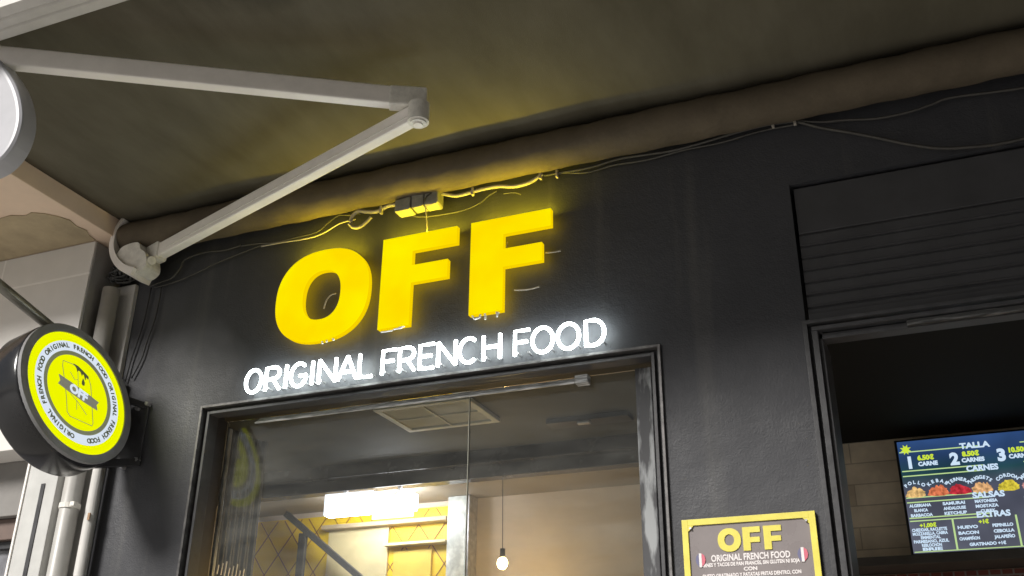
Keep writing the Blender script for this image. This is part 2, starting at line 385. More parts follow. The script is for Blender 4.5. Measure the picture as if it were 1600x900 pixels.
# ------------------------------------------------------------ shop building
shop = empty('shop_building', (0, 0, 0), 'charcoal plastered shop front with a wide glazed entrance and a shuttered serving window', 'building')
DX0, DX1, DZ = -2.954, -.855, 3.012          # entrance opening
WX0, WX1, WZ0, WZ1 = -.315, 3.3, 1.05, 3.60  # serving window with its shutter box
T = .16
bm = bmesh.new()
for a, b in (((-3.46, 0, 0), (DX0, T, 5.6)), ((DX0, 0, DZ), (DX1, T, 5.6)), ((DX1, 0, 0), (WX0, T, 5.6)), ((WX0, 0, 0), (WX1, T, WZ0)), ((WX0, 0, WZ1), (WX1, T, 5.6)), ((WX1, 0, 0), (6, T, 5.6))):
    box(bm, a, b)
bmesh.ops.remove_doubles(bm, verts=bm.verts, dist=.0005)
# drop the inner faces where the blocks touch
seen = {}
for f in list(bm.faces):
    c = f.calc_center_median(); k = (round(c.x, 3), round(c.y, 3), round(c.z, 3))
    seen.setdefault(k, []).append(f)
bmesh.ops.delete(bm, geom=[f for v in seen.values() if len(v) > 1 for f in v], context='FACES')
finish('facade_wall', bm, 'plaster', shop)
# interior shell
bx('side_wall', (-4.6, T, 0), (-4.5, 1.7, 3.05), 'back', shop, 0)
bx('side_wall', (3.4, T, 0), (3.5, 1.7, 3.05), 'back', shop, 0)
bx('back_wall', (-4.6, 1.7, 0), (-.62, 1.8, 3.2), 'back', shop, 0)
bx('tiled_wall', (-.62, 1.7, 0), (3.5, 1.8, 3.2), 'brick', shop, 0)
bx('front_lining', (-4.6, T + .002, 0), (-3.46, T + .05, 3.05), 'back', shop, 0)
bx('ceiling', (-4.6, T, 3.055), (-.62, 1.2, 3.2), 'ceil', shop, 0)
bx('black_ceiling', (-.62, T, 3.045), (3.5, 1.698, 3.2), 'black', shop, 0)
bm = bmesh.new(); box(bm, (-4.6, 1.2, 2.985), (-.62, 1.26, 3.2), .004); box(bm, (-4.6, 1.26, 2.925), (-.62, 1.34, 3.2), .004)
finish('ceiling_beam', bm, mat('brown black beam', (.04, .032, .028), .25, noise=(8, .3)), shop)
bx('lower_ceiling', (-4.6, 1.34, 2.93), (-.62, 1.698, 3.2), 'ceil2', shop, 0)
bx('floor', (-4.6, T, -.1), (3.5, 1.8, .004), mat('shop floor tiles', (.2, .18, .16), .4, noise=(5, .1)), shop, 0)
bx('roof', (-3.4, T, 3.3), (6, 8, 5.5), 'plaster', shop, 0)
# yellow wall with a diamond line pattern
yw = bx('yellow_panel', (-4.5, 1.672, 0), (-2.42, 1.698, 2.895), 'yellow_wall', shop)
bm = bmesh.new()
def clipseg(x0, z0, dx, dz, X0, X1, Z0, Z1):
    ts = [0, 1]
    lo, hi = -99, 99
    for o_, d_, a, b in ((x0, dx, X0, X1), (z0, dz, Z0, Z1)):
        t1, t2 = (a - o_) / d_, (b - o_) / d_
        lo, hi = max(lo, min(t1, t2)), min(hi, max(t1, t2))
    return (lo, hi) if hi > lo else None
for k in range(-14, 26):
    for dx, dz in ((1, 1.35), (1, -1.35)):
        s = clipseg(-4.5 + k * .17, 2.0, dx, dz, -4.49, -2.43, 1.6, 2.887)
        if s:
            a = (-4.5 + k * .17 + dx * s[0], 1.67, 2.0 + dz * s[0]); b = (-4.5 + k * .17 + dx * s[1], 1.67, 2.0 + dz * s[1])
            beam(bm, a, b, .002, .005, 0)
finish('diamond_pattern', bm, 'line', yw)
# boards imitating a pale reflection in the glass, and ledges on the yellow wall
bx('reflection_board', (-3.30, 1.655, 2.1), (-2.90, 1.671, 2.80), mat('cream reflection', (.66, .55, .30), .5, noise=(6, .12)), shop)
bx('reflection_board', (-2.86, 1.655, 2.1), (-2.62, 1.671, 2.66), mat('yellow reflection', (.72, .50, .06), .5, noise=(6, .12)), shop)
bx('ledge', (-3.32, 1.60, 2.80), (-2.51, 1.671, 2.825), mat('tan ledge', (.45, .35, .22), .5, noise=(10, .15)), shop)
bx('ledge', (-2.9, 1.60, 2.68), (-2.51, 1.671, 2.695), mat('pale ledge', (.7, .6, .35), .5), shop)
bx('marble_post', (-2.50, 1.60, 0), (-2.385, 1.698, 2.928), 'post', shop, .004)
bx('post_edge', (-2.384, 1.59, 0), (-2.362, 1.698, 2.928), 'alu', shop, .003)

# entrance frame
ef = empty('frame', (0, 0, 0), None, None); ef.name = 'entrance_frame'; ef.parent = shop
def ring(bm, x0, x1, z1, w_, y0, y1, z0=0):
    box(bm, (x0, y0, z0), (x0 + w_, y1, z1), .0015); box(bm, (x1 - w_, y0, z0), (x1, y1, z1), .0015); box(bm, (x0 + w_, y0, z1 - w_), (x1 - w_, y1, z1), .0015)
bm = bmesh.new(); ring(bm, DX0 - .006, DX1 + .006, DZ + .006, .011, -.014, .03); finish('outer_edge', bm, 'frame_edge', ef)
bm = bmesh.new(); ring(bm, DX0 + .005, DX1 - .005, DZ - .005, .018, .022, .06); finish('frame_groove', bm, 'dark', ef)
bm = bmesh.new(); ring(bm, DX0 + .022, DX1 - .022, DZ - .018, .013, .004, .07); finish('inner_frame', bm, 'frame', ef)
bm = bmesh.new(); box(bm, (DX0 + .003, .07, 0), (DX0 + .03, .158, 2.985), .002); finish('jamb_lining', bm, 'dark', ef)
bx('peeling_post', (-.975, .075, 0), (-.912, .135, 2.965), 'peel', ef, .004)
bx('post_face', (-.911, .08, 0), (-.893, .13, 2.965), 'dark', ef)
bx('aluminium_strip', (DX0 + .018, .16, 0), (DX0 + .036, .182, 2.96), two_tone('worn aluminium', (.10, .10, .10), (.62, .62, .64), 9, .40, .6, .35, (1, 1, .5), metal=.3), ef)
# glazing: two panes meeting at a thin joint
bx('glass_pane', (-2.90, .115, .05), (-1.692, .121, 2.975), 'glass', ef, 0)
bx('glass_pane', (-1.688, .115, .05), (-.977, .121, 2.975), 'glass', ef, 0)
bx('glass_joint', (-1.691, .112, .05), (-1.689, .124, 2.975), mat('pane edge', (.5, .5, .42), .2), ef, 0)
# serving window frame
wf = empty('window_frame', (0, 0, 0), None, None); wf.parent = shop
bm = bmesh.new()
box(bm, (WX0 - .012, -.010, WZ0), (WX0 + .004, .02, 3.02), .0015)
box(bm, (WX0 + .016, .006, WZ0), (WX0 + .036, .05, 3.0), .0015)
finish('side_frame', bm, 'frame', wf)
bm = bmesh.new(); box(bm, (WX0 + .004, .02, WZ0), (WX0 + .016, .06, 3.02), 0); finish('frame_groove', bm, 'dark', wf)
bm = bmesh.new(); box(bm, (WX0 + .0365, .03, WZ0), (WX0 + .05, .30, 3.0), .002); finish('reveal_lining', bm, mat('reveal paint', (.05, .05, .054), .5, noise=(10, .3)), wf)
bm = bmesh.new()
box(bm, (WX0 - .012, -.012, 3.018), (WX1, .03, 3.032), .0015); box(bm, (WX0 + .016, .002, 2.995), (WX1, .05, 3.010), .0015); box(bm, (WX0 + .02, .03, 2.968), (WX1, .09, 2.99), .002)
finish('head_frame', bm, 'frame', wf)
bx('head_strip', (.02, .012, 2.972), (WX1, .029, 2.992), two_tone('worn black strip', (.03, .03, .03), (.16, .16, .16), 40, .5, .7, .5, (.3, 1, 3)), wf, .001)
# roller shutter above the serving window
sh = empty('roller_shutter', (0, 0, 0), None, None); sh.parent = shop
bx('shutter_casing', (WX0 + .012, .0185, 3.392), (WX1 - .01, .15, WZ1 - .012), 'shutter', sh, .004)
bm = bmesh.new(); z = 3.39
while z > 3.07:
    # curved slat with a proud rolled lower edge
    prof = [(.024, z), (.0205, z - .008), (.0205, z - .036), (.023, z - .040), (.0155, z - .043), (.0155, z - .047), (.024, z - .0495), (.06, z - .0495), (.06, z)]
    A = [bm.verts.new((WX0 + .012, y, zz)) for y, zz in prof]; B = [bm.verts.new((WX1 - .01, y, zz)) for y, zz in prof]
    for i in range(len(A)): j = (i + 1) % len(A); bm.faces.new((A[i], A[j], B[j], B[i]))
    bm.faces.new(A); bm.faces.new(B[::-1]); z -= .050
bmesh.ops.recalc_face_normals(bm, faces=bm.faces)
finish('slat_curtain', bm, 'shutter', sh)
bx('bottom_rail', (WX0 + .012, .010, 3.034), (WX1 - .01, .06, 3.030 + .035), 'shutter', sh, .003)
# folded security gate behind the left jamb
gate = empty('folding_gate', (-2.93, .2, 0), 'folded black ribbed gate standing behind the left jamb of the entrance', 'gate')
bm = bmesh.new(); box(bm, (-2.965, .19, 0), (-2.955, .44, 2.98), 0); finish('backing_panel', bm, 'dark', gate)
for i in range(9):
    y = .20 + i * .026
    bx('slat', (-2.954, y, 0), (-2.930 + (i % 2) * .006, y + .013, 2.97), mat('gate slat', (.05, .05, .052), .4, noise=(10, .3)) if i == 0 else gslat, gate, .002)
    if i == 0: gslat = bpy.data.materials['gate slat']
bm = bmesh.new()
for i in range(8):
    y = .205 + i * .026; bm = bmesh.new(); beam(bm, (-2.925, y, 2.315), (-2.925, y + .006, 2.355 + .012 * (i % 3)), .004, .007, .001); finish('hinge_pin', bm, 'alu', gate)
bx('gate_edge', (-2.957, .442, 0), (-2.925, .462, 2.98), 'frame', gate, .002)
adopt(gate)
# slatted strip under the head of the entrance
st = empty('slatted_strip', (-2, .08, 2.99), 'dusty pale slatted strip fixed under the head of the entrance', 'strip')
bm = bmesh.new()
for i in range(4): box(bm, (-2.72, .072 + i * .010, 2.936 + .008 * i), (-1.22, .080 + i * .010, 2.943 + .008 * i), .001)
finish('slats', bm, 'strip', st)
bx('end_block', (-1.218, .07, 2.934), (-1.165, .112, 2.968), 'strip', st, .003)
adopt(st)

# ceiling vent
v = empty('ceiling_vent', (-2.06, .55, 3.05), 'pale square air vent set in the dark ceiling behind the entrance glass', 'vent')
bm = bmesh.new()
X0, X1, Y0, Y1 = -2.295, -1.815, .365, .73
for a, b in (((X0, Y0), (X1, Y0 + .03)), ((X0, Y1 - .03), (X1, Y1)), ((X0, Y0 + .03), (X0 + .03, Y1 - .03)), ((X1 - .03, Y0 + .03), (X1, Y1 - .03))):
    box(bm, (a[0], a[1], 3.034), (b[0], b[1], 3.053), .002)
finish('frame', bm, 'vent_frame', v)
bm = bmesh.new()
y = Y0 + .036
while y < Y1 - .04:
    beam(bm, (X0 + .03, y, 3.044), (X1 - .03, y, 3.044), .014, .002, 0, Vector((0, .35, 1))); y += .0155
box(bm, ((X0 + X1) / 2 - .004, Y0 + .03, 3.034), ((X0 + X1) / 2 + .004, Y1 - .03, 3.040)); box(bm, (X0 + .03, (Y0 + Y1) / 2 - .004, 3.0345), (X1 - .03, (Y0 + Y1) / 2 + .004, 3.0405))
finish('grille', bm, 'vent', v)
bx('duct_opening', (X0 + .03, Y0 + .03, 3.0515), (X1 - .03, Y1 - .03, 3.054), mat('vent shadow gap', (.3, .28, .23), .8), v, 0)
adopt(v)
# small dark ceiling fixture right of the vent
cf = empty('ceiling_fixture', (-1.3, .9, 3.04), 'flat dark fixture with a small pale clip on the ceiling right of the vent', 'fixture')
bx('housing', (-1.62, .82, 3.03), (-1.22, .92, 3.053), 'dark', cf); bx('clip', (-1.47, .83, 3.018), (-1.41, .86, 3.03), 'alu', cf); adopt(cf)

# light box, pendant bulb
lp = empty('ceiling_light', (-2.95, 1.5, 2.92), 'bright white light box hanging in front of the yellow wall', 'light')
bm = bmesh.new(); box(bm, (-3.105, 1.28, 2.802), (-2.80, 1.288, 2.918), .001); box(bm, (-2.799, 1.283, 2.758), (-2.548, 1.29, 2.885), .001); finish('diffuser', bm, emission('light box front', (.86, .9, 1), 2.0), lp)
bx('glowing_back', (-3.10, 1.291, 2.80), (-2.555, 1.34, 2.885), 'added_back_glow', lp, 0)  # glowing back of the box, added to brighten the wall behind
bx('hanger', (-3.0, 1.30, 2.885), (-2.98, 1.32, 2.928), 'white', lp, 0); bx('hanger', (-2.66, 1.30, 2.885), (-2.64, 1.32, 2.928), 'white', lp, 0); adopt(lp)
pb = empty('pendant_bulb', (-2.037, 1.3, 2.488), 'bare glowing warm bulb hanging on a thin cord behind the glass', 'lamp')
bm = bmesh.new(); bmesh.ops.create_uvsphere(bm, u_segments=20, v_segments=12, radius=.026, matrix=Matrix.Translation((-2.037, 1.3, 2.488)) @ Matrix.Diagonal((1, 1, 1.15, 1)))
finish('bulb', bm, 'bulb', pb, True)
bm = bmesh.new(); tube(bm, [(-2.037, 1.3, 2.515), (-2.037, 1.3, 2.56)], .014, 12); finish('socket', bm, 'dark', pb)
wire('cord', [(-2.037, 1.3, 2.56), (-2.039, 1.3, 2.74), (-2.041, 1.3, 2.925)], .002, 'cable_black', pb); adopt(pb)
# handrail seen in front of the yellow wall
hr = empty('stair_rail', (-3.3, 1.5, 2.4), 'dark metal stair rail sloping down in front of the yellow wall', 'rail')
bm = bmesh.new(); beam(bm, (-3.54, 1.55, 2.90), (-2.70, 1.55, 2.28), .03, .035, .003); finish('handrail', bm, 'frame', hr)
bm = bmesh.new(); beam(bm, (-3.405, 1.55, 2.775), (-3.405, 1.55, 1.2), .03, .045, .003, Vector((1, 0, 0))); finish('upright', bm, 'dark', hr)
adopt(hr)

# ------------------------------------------------------------ neighbouring building on the left
nb = empty('neighbour_building', (-4.2, 0, 0), 'neighbouring building with pale grey tiles under a peach soffit', 'building')
bx('tile_cladding', (-7, -.18, 2.862), (-3.612, .0, 3.895), 'tile', nb, .003)
bx('tile_return', (-3.611, -.172, 2.87), (-3.604, .12, 3.89), 'tile_edge', nb, 0)
bx('pilaster', (-3.603, -.022, 0), (-3.461, .12, 3.705), 'pilaster', nb, .006)
bm = bmesh.new(); box(bm, (-7, -.88, 3.9), (-3.505, .16, 4.2), .004); finish('peach_soffit', bm, 'peach', nb)
pts = [(-4.9, -.50), (-4.4, -.56), (-3.95, -.545), (-3.873, -.525), (-3.80, -.53), (-3.74, -.50), (-3.69, -.515), (-3.64, -.485), (-3.60, -.44), (-3.575, -.39), (-3.59, -.33), (-3.575, -.28), (-3.60, -.24), (-3.61, -.184), (-4.9, -.184)]
bm = bmesh.new(); prism(bm, pts, lambda a, b, d: (a, b, d), 3.8955, 3.8985); finish('damp_patch', bm, 'damp', nb)
bx('upper_wall', (-7, .02, 3.7), (-3.461, .16, 5.6), 'dark', nb, 0)
bx('lintel_band', (-7, -.02, 2.60), (-3.79, .1, 2.861), mat('grey lintel', (.21, .20, .19), .7, noise=(4, .15)), nb, .004)
bx('brown_band', (-7, .02, 2.50), (-3.79, .12, 2.598), mat('brown band', (.13, .09, .075), .6, noise=(9, .25)), nb, .004)
bx('head_gap', (-7, .05, 2.465), (-3.79, .12, 2.499), 'dark', nb, .002)
bx('frosted_window', (-7, .08, 0), (-3.79, .11, 2.464), two_tone('frosted glass film', (.15, .15, .165), (.24, .24, .26), 14, .4, .65, .3), nb, 0)
adopt(nb)
# service runs
tr = empty('wall_trunking', (-3.7, -.1, 0), 'flat white cable trunking with a dark slot on the wall left of the shop', 'trunking')
bx('casing', (-3.782, -.13, 0), (-3.602, -.04, 2.86), 'trunk', tr, .006); bx('slot', (-3.690, -.134, 0), (-3.668, -.128, 2.70), 'frame', tr, 0)
bx('casing_lip', (-3.795, -.136, 0), (-3.783, -.04, 2.86), 'white', tr, .002); adopt(tr)
dp = empty('drain_pipe', (-3.55, -.09, 0), 'round grey drainpipe between the trunking and the pale pilaster', 'pipe')
bm = bmesh.new(); tube(bm, [(-3.545, -.085, 0), (-3.545, -.085, 3.66)], .042, 20); finish('pipe', bm, 'pipe', dp, True)
bm = bmesh.new(); tube(bm, [(-3.545, -.085, 2.585), (-3.545, -.085, 2.607)], .046, 20); box(bm, (-3.503, -.13, 2.586), (-3.478, -.105, 2.606), .002); finish('clamp', bm, 'white_dirty', dp)
adopt(dp)
sp_ = empty('side_conduit', (-3.43, -.05, 0), 'slim pale conduit with a rusty spot beside the charcoal wall', 'pipe')
bm = bmesh.new(); tube(bm, [(-3.445, -.055, 0), (-3.445, -.055, 3.2)], .026, 16); finish('pipe', bm, 'pilaster', sp_, True)
bx('rust_spot', (-3.434, -.0835, 2.53), (-3.422, -.0775, 2.56), 'rust', sp_, 0); adopt(sp_)
sb = empty('support_bar', (-3.52, -.2, 3.3), 'grey metal tube reaching out from the tiled wall behind the round sign', 'support bar')
bm = bmesh.new(); tube(bm, [(-3.56, -.10, 3.27), (-3.52, -.371, 3.318), (-3.44, -1.25, 3.475)], .024, 16); finish('tube', bm, mat('worn grey tube', (.22, .21, .18), .4, metal=.4, noise=(14, .3)), sb, True)
bx('wall_plate', (-3.60, -.20, 3.22), (-3.52, -.181, 3.34), 'pipe', sb); adopt(sb)

# ------------------------------------------------------------ awning
aw = empty('folding_arm_awning', (-1, -.1, 3.9), 'large folding arm awning with olive brown canvas and white metal arms', 'awning')
AX0, AX1 = -3.505, 3.6
def canvas_z(x, t):
    return 4.008 + .012 * t - .015 * math.sin(math.pi * t) * (1 + .3 * math.sin(x * 1.7)) \
        + .004 * math.sin(x * 4.1 + 1.5 * math.sin(t * 3)) * (1 - t) + .0025 * math.sin(x * 11 + t * 6) * (1 - t) ** 2
for xs_ in (1.16,):                # welded overlaps between the cloth widths
    bm = bmesh.new(); pr = None
    for j in range(25):
        t = .02 + .96 * j / 24; yy = -.105 - 1.44 * t
        q = [bm.verts.new((xs_ - .011, yy, canvas_z(xs_, t) - .0015)), bm.verts.new((xs_ - .011, yy, canvas_z(xs_, t) - .0028)), bm.verts.new((xs_ + .011, yy, canvas_z(xs_, t) - .0028)), bm.verts.new((xs_ + .011, yy, canvas_z(xs_, t) - .0015))]
        if pr:
            for k in range(3): bm.faces.new((pr[k], pr[k + 1], q[k + 1], q[k]))
        pr = q
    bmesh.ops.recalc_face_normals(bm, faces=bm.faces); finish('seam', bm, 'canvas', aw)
bm = bmesh.new(); nx, ny = 150, 34; g = []
for i in range(nx + 1):
    row = []
    for j in range(ny + 1):
        u, t = i / nx, j / ny; x = AX0 + (AX1 - AX0) * u; yy = -.105 - (1.545 - .105) * t
        zz = canvas_z(x, t)
        if j == 0: yy = -.004
        row.append(bm.verts.new((x, yy, zz)))
    g.append(row)
for i in range(nx):
    for j in range(ny): bm.faces.new((g[i][j], g[i][j + 1], g[i + 1][j + 1], g[i + 1][j]))
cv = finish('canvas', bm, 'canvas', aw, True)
sm = cv.modifiers.new('thickness', 'SOLIDIFY'); sm.thickness = .003; sm.offset = 1
bm = bmesh.new(); n = 28; prev = None; NX = 260
for i in range(NX + 1):
    x = AX0 + .02 + (AX1 - AX0 - .04) * i / NX
    ringv = []
    for k in range(n):
        a = 2 * math.pi * k / n
        r = .081 + .002 * math.sin(x * 9 + 2.2 * a) * math.sin(x * 2.3) + .002 * math.sin(x * 31 + a * 3) + random.uniform(-.0006, .0006)
        ringv.append(bm.verts.new((x, -.100 + r * math.cos(a), 3.912 + r * math.sin(a))))
    if prev:
        for k in range(n): bm.faces.new((prev[k], prev[(k + 1) % n], ringv[(k + 1) % n], ringv[k]))
    else: bm.faces.new(ringv[::-1])
    prev = ringv
bm.faces.new(prev); bmesh.ops.recalc_face_normals(bm, faces=bm.faces)
finish('canvas_roll', bm, 'canvas_roll', aw, True)
bm = bmesh.new()                                     # grooved front bar
prof = [(-1.50, 3.915), (-1.50, 3.935), (-1.506, 3.938), (-1.50, 3.942), (-1.50, 3.99), (-1.52, 4.01), (-1.60, 4.01), (-1.635, 3.98), (-1.635, 3.915), (-1.60, 3.905), (-1.592, 3.912), (-1.584, 3.905), (-1.556, 3.905), (-1.550, 3.912), (-1.544, 3.905), (-1.51, 3.905)]
A = [bm.verts.new((AX0 - .03, y, z)) for y, z in prof]; B = [bm.verts.new((AX1 + .03, y, z)) for y, z in prof]
for i in range(len(A)): j = (i + 1) % len(A); bm.faces.new((A[i], A[j], B[j], B[i]))
bm.faces.new(A); bm.faces.new(B[::-1]); bmesh.ops.recalc_face_normals(bm, faces=bm.faces)
finish('front_bar', bm, 'bar', aw)
def arm(name, p, q, w_, h):
    bm = bmesh.new(); beam(bm, p, q, w_, h, .007)
    o = finish(name, bm, 'white', aw)
    return o
SH, EL, EN = (-3.24, -.115, 3.802), (-1.548, -.725, 3.772), (-3.02, -1.52, 3.900)
ua = arm('upper_arm', SH, EL, .046, .072)
fa = arm('forearm', (-1.60, -.722, 3.855), EN, .046, .078)
bm = bmesh.new()                                    # seam lines of the extrusions
d = (Vector(EL) - Vector(SH)).normalized(); s = d.cross(Vector((0, 0, 1))).normalized()
beam(bm, Vector(SH) + d * .08 + s * .0235 + Vector((0, 0, -.012)), Vector(EL) - d * .03 + s * .0235 + Vector((0, 0, -.012)), .003, .003, 0); finish('seam', bm, 'white_dirty', ua)
bm = bmesh.new(); d = (Vector(EN) - Vector((-1.60, -.722, 3.847))).normalized(); s = d.cross(Vector((0, 0, 1))).normalized()
if s.y > 0: s = -s
beam(bm, Vector((-1.62, -.73, 3.834)) - s * .024, Vector(EN) - s * .024 + Vector((0, 0, -.012)), .003, .003, 0); finish('seam', bm, 'white_dirty', fa)
# elbow: knuckle block, hinge pin with cap
bm = bmesh.new(); beam(bm, (-1.655, -.752, 3.855), (-1.530, -.686, 3.855), .054, .084, .008); finish('forearm_end', bm, 'white_dirty', aw)
bm = bmesh.new(); tube(bm, [(-1.540, -.725, 3.733), (-1.540, -.725, 3.812)], .040, 32); tube(bm, [(-1.540, -.725, 3.725), (-1.540, -.725, 3.735)], .031, 28)
el_ = finish('elbow_joint', bm, 'white_dirty', aw)
bm = bmesh.new(); tube(bm, [(-1.540, -.725, 3.719), (-1.540, -.725, 3.727)], .017, 20); finish('pin', bm, 'white', el_)
# shoulder bracket: curved wall hook, knuckle and clamp
bm = bmesh.new()
hook = smooth_path([(-3.475, -.14, 4.00), (-3.50, -.15, 3.93), (-3.50, -.155, 3.85), (-3.465, -.16, 3.775), (-3.40, -.165, 3.71), (-3.325, -.165, 3.672)], 5)
pr = None
for i, p in enumerate(hook):
    dd = (hook[min(i + 1, len(hook) - 1)] - hook[max(i - 1, 0)]).normalized(); s_ = Vector((dd.z, 0, -dd.x)) * (.010 + .010 * i / len(hook))
    q = [bm.verts.new(p + s_ + Vector((0, -.03, 0))), bm.verts.new(p - s_ + Vector((0, -.03, 0))), bm.verts.new(p - s_ + Vector((0, .10, 0))), bm.verts.new(p + s_ + Vector((0, .10, 0)))]
    if pr:
        for k in range(4): bm.faces.new((pr[k], pr[(k + 1) % 4], q[(k + 1) % 4], q[k]))
    else: bm.faces.new(q)
    pr = q
bm.faces.new(pr); bmesh.ops.recalc_face_normals(bm, faces=bm.faces)
br = finish('shoulder_bracket', bm, 'white', aw)
bm = bmesh.new()
prism(bm, rounded([(-3.46, 3.80), (-3.43, 3.835), (-3.345, 3.84), (-3.32, 3.80), (-3.285, 3.77), (-3.27, 3.70), (-3.33, 3.672), (-3.40, 3.715), (-3.455, 3.765)]), lambda a, b, dd: (a, dd, b), -.175, -.075)
bmesh.ops.bevel(bm, geom=list(bm.edges), offset=.006, segments=1, affect='EDGES') if False else None
finish('knuckle', bm, 'white_dirty', br)
bm = bmesh.new(); beam(bm, (-3.335, -.09, 3.80), (-3.235, -.118, 3.80), .066, .092, .014); finish('arm_socket', bm, 'white_dirty', br)
bm = bmesh.new(); tube(bm, [(-3.285, -.14, 3.742), (-3.255, -.155, 3.735)], .021, 16); finish('clamp_bolt', bm, 'white_dirty', br)
# faceted plastic cover at the outer end of the forearm
bm = bmesh.new()
poly = [(-3.05, 3.93), (-2.92, 3.915), (-2.81, 3.81), (-2.72, 3.69), (-2.668, 3.565), (-2.675, 3.46), (-2.74, 3.395), (-2.86, 3.39), (-2.98, 3.46), (-3.07, 3.58), (-3.12, 3.72), (-3.12, 3.85)]
prism(bm, rounded(poly, 6), lambda a, b, dd: (a, dd, b), -1.47, -1.40)
ff = [e for e in bm.edges if abs(e.verts[0].co.y + 1.47) < .001 and abs(e.verts[1].co.y + 1.47) < .001 and len(e.link_faces) == 2 and any(abs(f.normal.y) < .5 for f in e.link_faces)]
bmesh.ops.bevel(bm, geom=ff, offset=.018, segments=3, affect='EDGES', profile=.6)
finish('arm_cover', bm, mat('bluish white plastic', (.42, .42, .45), .35, noise=(3, .1)), aw)
adopt(aw)

# ------------------------------------------------------------ cables along the top of the wall
GC = 'cables running along the top of the shop wall'
def cable(pts, r, m_, label, clips=()):
    o = wire('cable', pts, r, m_); tag(o, label, 'cable', GC)
    if clips:
        for x, y, z in clips:
            bm = bmesh.new(); box(bm, (x - .005, y - .012, z - .018), (x + .005, y + .006, z + .018), .001)
            finish('clip', bm, 'cable_white', o)
    return o
cable([(-2.232, -.05, 3.789), (-2.225, -.05, 3.822), (-2.196, -.05, 3.842), (-2.15, -.052, 3.828), (-2.096, -.05, 3.821), (-2.04, -.05, 3.838), (-1.985, -.06, 3.825)], .009, 'cable_white', 'thick pale cable looping into the left end of the connector box', [(-2.075, -.05, 3.82)])
cable([(-2.24, -.05, 3.786), (-2.216, -.05, 3.762), (-2.183, -.05, 3.757), (-2.15, -.05, 3.775), (-2.126, -.05, 3.797)], .0075, 'cable_white', 'short pale cable end curling below the thick pale loop')
cable([(-1.777, -.06, 3.842), (-1.72, -.05, 3.822), (-1.684, -.05, 3.817), (-1.629, -.05, 3.821), (-1.562, -.05, 3.825), (-1.50, -.05, 3.822), (-1.443, -.05, 3.808), (-1.40, -.05, 3.806), (-1.355, -.05, 3.813), (-1.303, -.05, 3.839)], .0085, 'cable_white', 'pale clipped cable from the connector box to above the last yellow letter', [(-1.625, -.05, 3.82), (-1.312, -.05, 3.832)])
cable([(-1.30, -.04, 3.838), (-1.232, -.03, 3.841), (-1.105, -.03, 3.837), (-.98, -.03, 3.85), (-.884, -.03, 3.846), (-.75, -.03, 3.838), (-.619, -.03, 3.847), (-.48, -.03, 3.862), (-.364, -.03, 3.867), (-.254, -.03, 3.858)], .006, 'cable_grey', 'grey cable under the canvas roll in the middle of the wall', [(-1.245, -.03, 3.837), (-.345, -.03, 3.866), (-.262, -.03, 3.858)])
cable([(-1.26, -.02, 3.855), (-1.12, -.02, 3.823), (-1.0, -.02, 3.832), (-.86, -.02, 3.825), (-.7, -.02, 3.836), (-.55, -.02, 3.836), (-.40, -.02, 3.851), (-.25, -.02, 3.849)], .0045, 'cable_grey', 'thinner grey cable just below the clipped middle cable')
cable([(-.254, -.03, 3.856), (-.17, -.03, 3.806), (-.064, -.03, 3.757), (.03, -.03, 3.71), (.127, -.03, 3.66), (.23, -.03, 3.618), (.333, -.03, 3.600), (.42, -.03, 3.592), (.55, -.03, 3.60), (.9, -.03, 3.64), (1.6, -.03, 3.66)], .0065, 'cable_grey', 'slack cable sagging down to the top of the roller shutter')
cable([(-.254, -.03, 3.858), (-.16, -.03, 3.829), (-.079, -.03, 3.818), (.033, -.03, 3.797), (.147, -.03, 3.797), (.23, -.03, 3.81), (.30, -.03, 3.822), (.537, -.03, 3.802), (.8, -.03, 3.80), (1.6, -.03, 3.80)], .0055, 'cable_grey', 'upper slack cable waving toward the right end of the wall')
cable([(-2.84, -.03, 3.795), (-2.74, -.03, 3.79), (-2.65, -.03, 3.778), (-2.544, -.03, 3.782), (-2.45, -.03, 3.785), (-2.406, -.03, 3.796), (-2.36, -.03, 3.83), (-2.31, -.03, 3.855), (-2.26, -.03, 3.845), (-2.20, -.03, 3.842)], .0045, 'cable_grey', 'thin cable rising to the pale loop above the yellow O')
cable([(-2.73, -.025, 3.774), (-2.62, -.03, 3.770), (-2.50, -.025, 3.768), (-2.40, -.03, 3.772), (-2.30, -.03, 3.81), (-2.22, -.03, 3.815)], .0035, 'cable_white', 'thin pale cable above the left shoulder of the yellow O')
cable([(-3.36, -.03, 3.672), (-3.302, -.03, 3.682), (-3.23, -.03, 3.695), (-3.19, -.03, 3.74), (-3.166, -.03, 3.783), (-3.05, -.03, 3.80), (-2.939, -.03, 3.79), (-2.84, -.03, 3.80)], .0045, 'cable_grey', 'thin cable curving up beside the white shoulder bracket')
cable([(-3.34, -.02, 3.665), (-3.22, -.02, 3.674), (-3.10, -.02, 3.70), (-3.0, -.02, 3.73), (-2.86, -.02, 3.76), (-2.70, -.02, 3.79)], .0035, 'cable_grey', 'thin cable slanting up under the lower end of the awning arm')
cable([(-1.98, -.03, 3.80), (-1.9, -.03, 3.765), (-1.8, -.03, 3.752), (-1.68, -.03, 3.752), (-1.6, -.03, 3.772), (-1.56, -.03, 3.80), (-1.52, -.03, 3.815)], .004, 'cable_grey', 'thin cable hanging in a loop below the connector box')
cable([(-1.49, -.03, 3.795), (-1.44, -.03, 3.79), (-1.41, -.03, 3.775)], .004, 'cable_grey', 'short stub of cable over the last yellow letter')
cable([(-3.30, -.016, 3.66), (-3.303, -.014, 3.58), (-3.31, -.014, 3.487), (-3.335, -.014, 3.38), (-3.35, -.014, 3.296), (-3.39, -.014, 3.206)], .004, 'cable_black', 'thin black cable dropping down the wall, the right one of two')
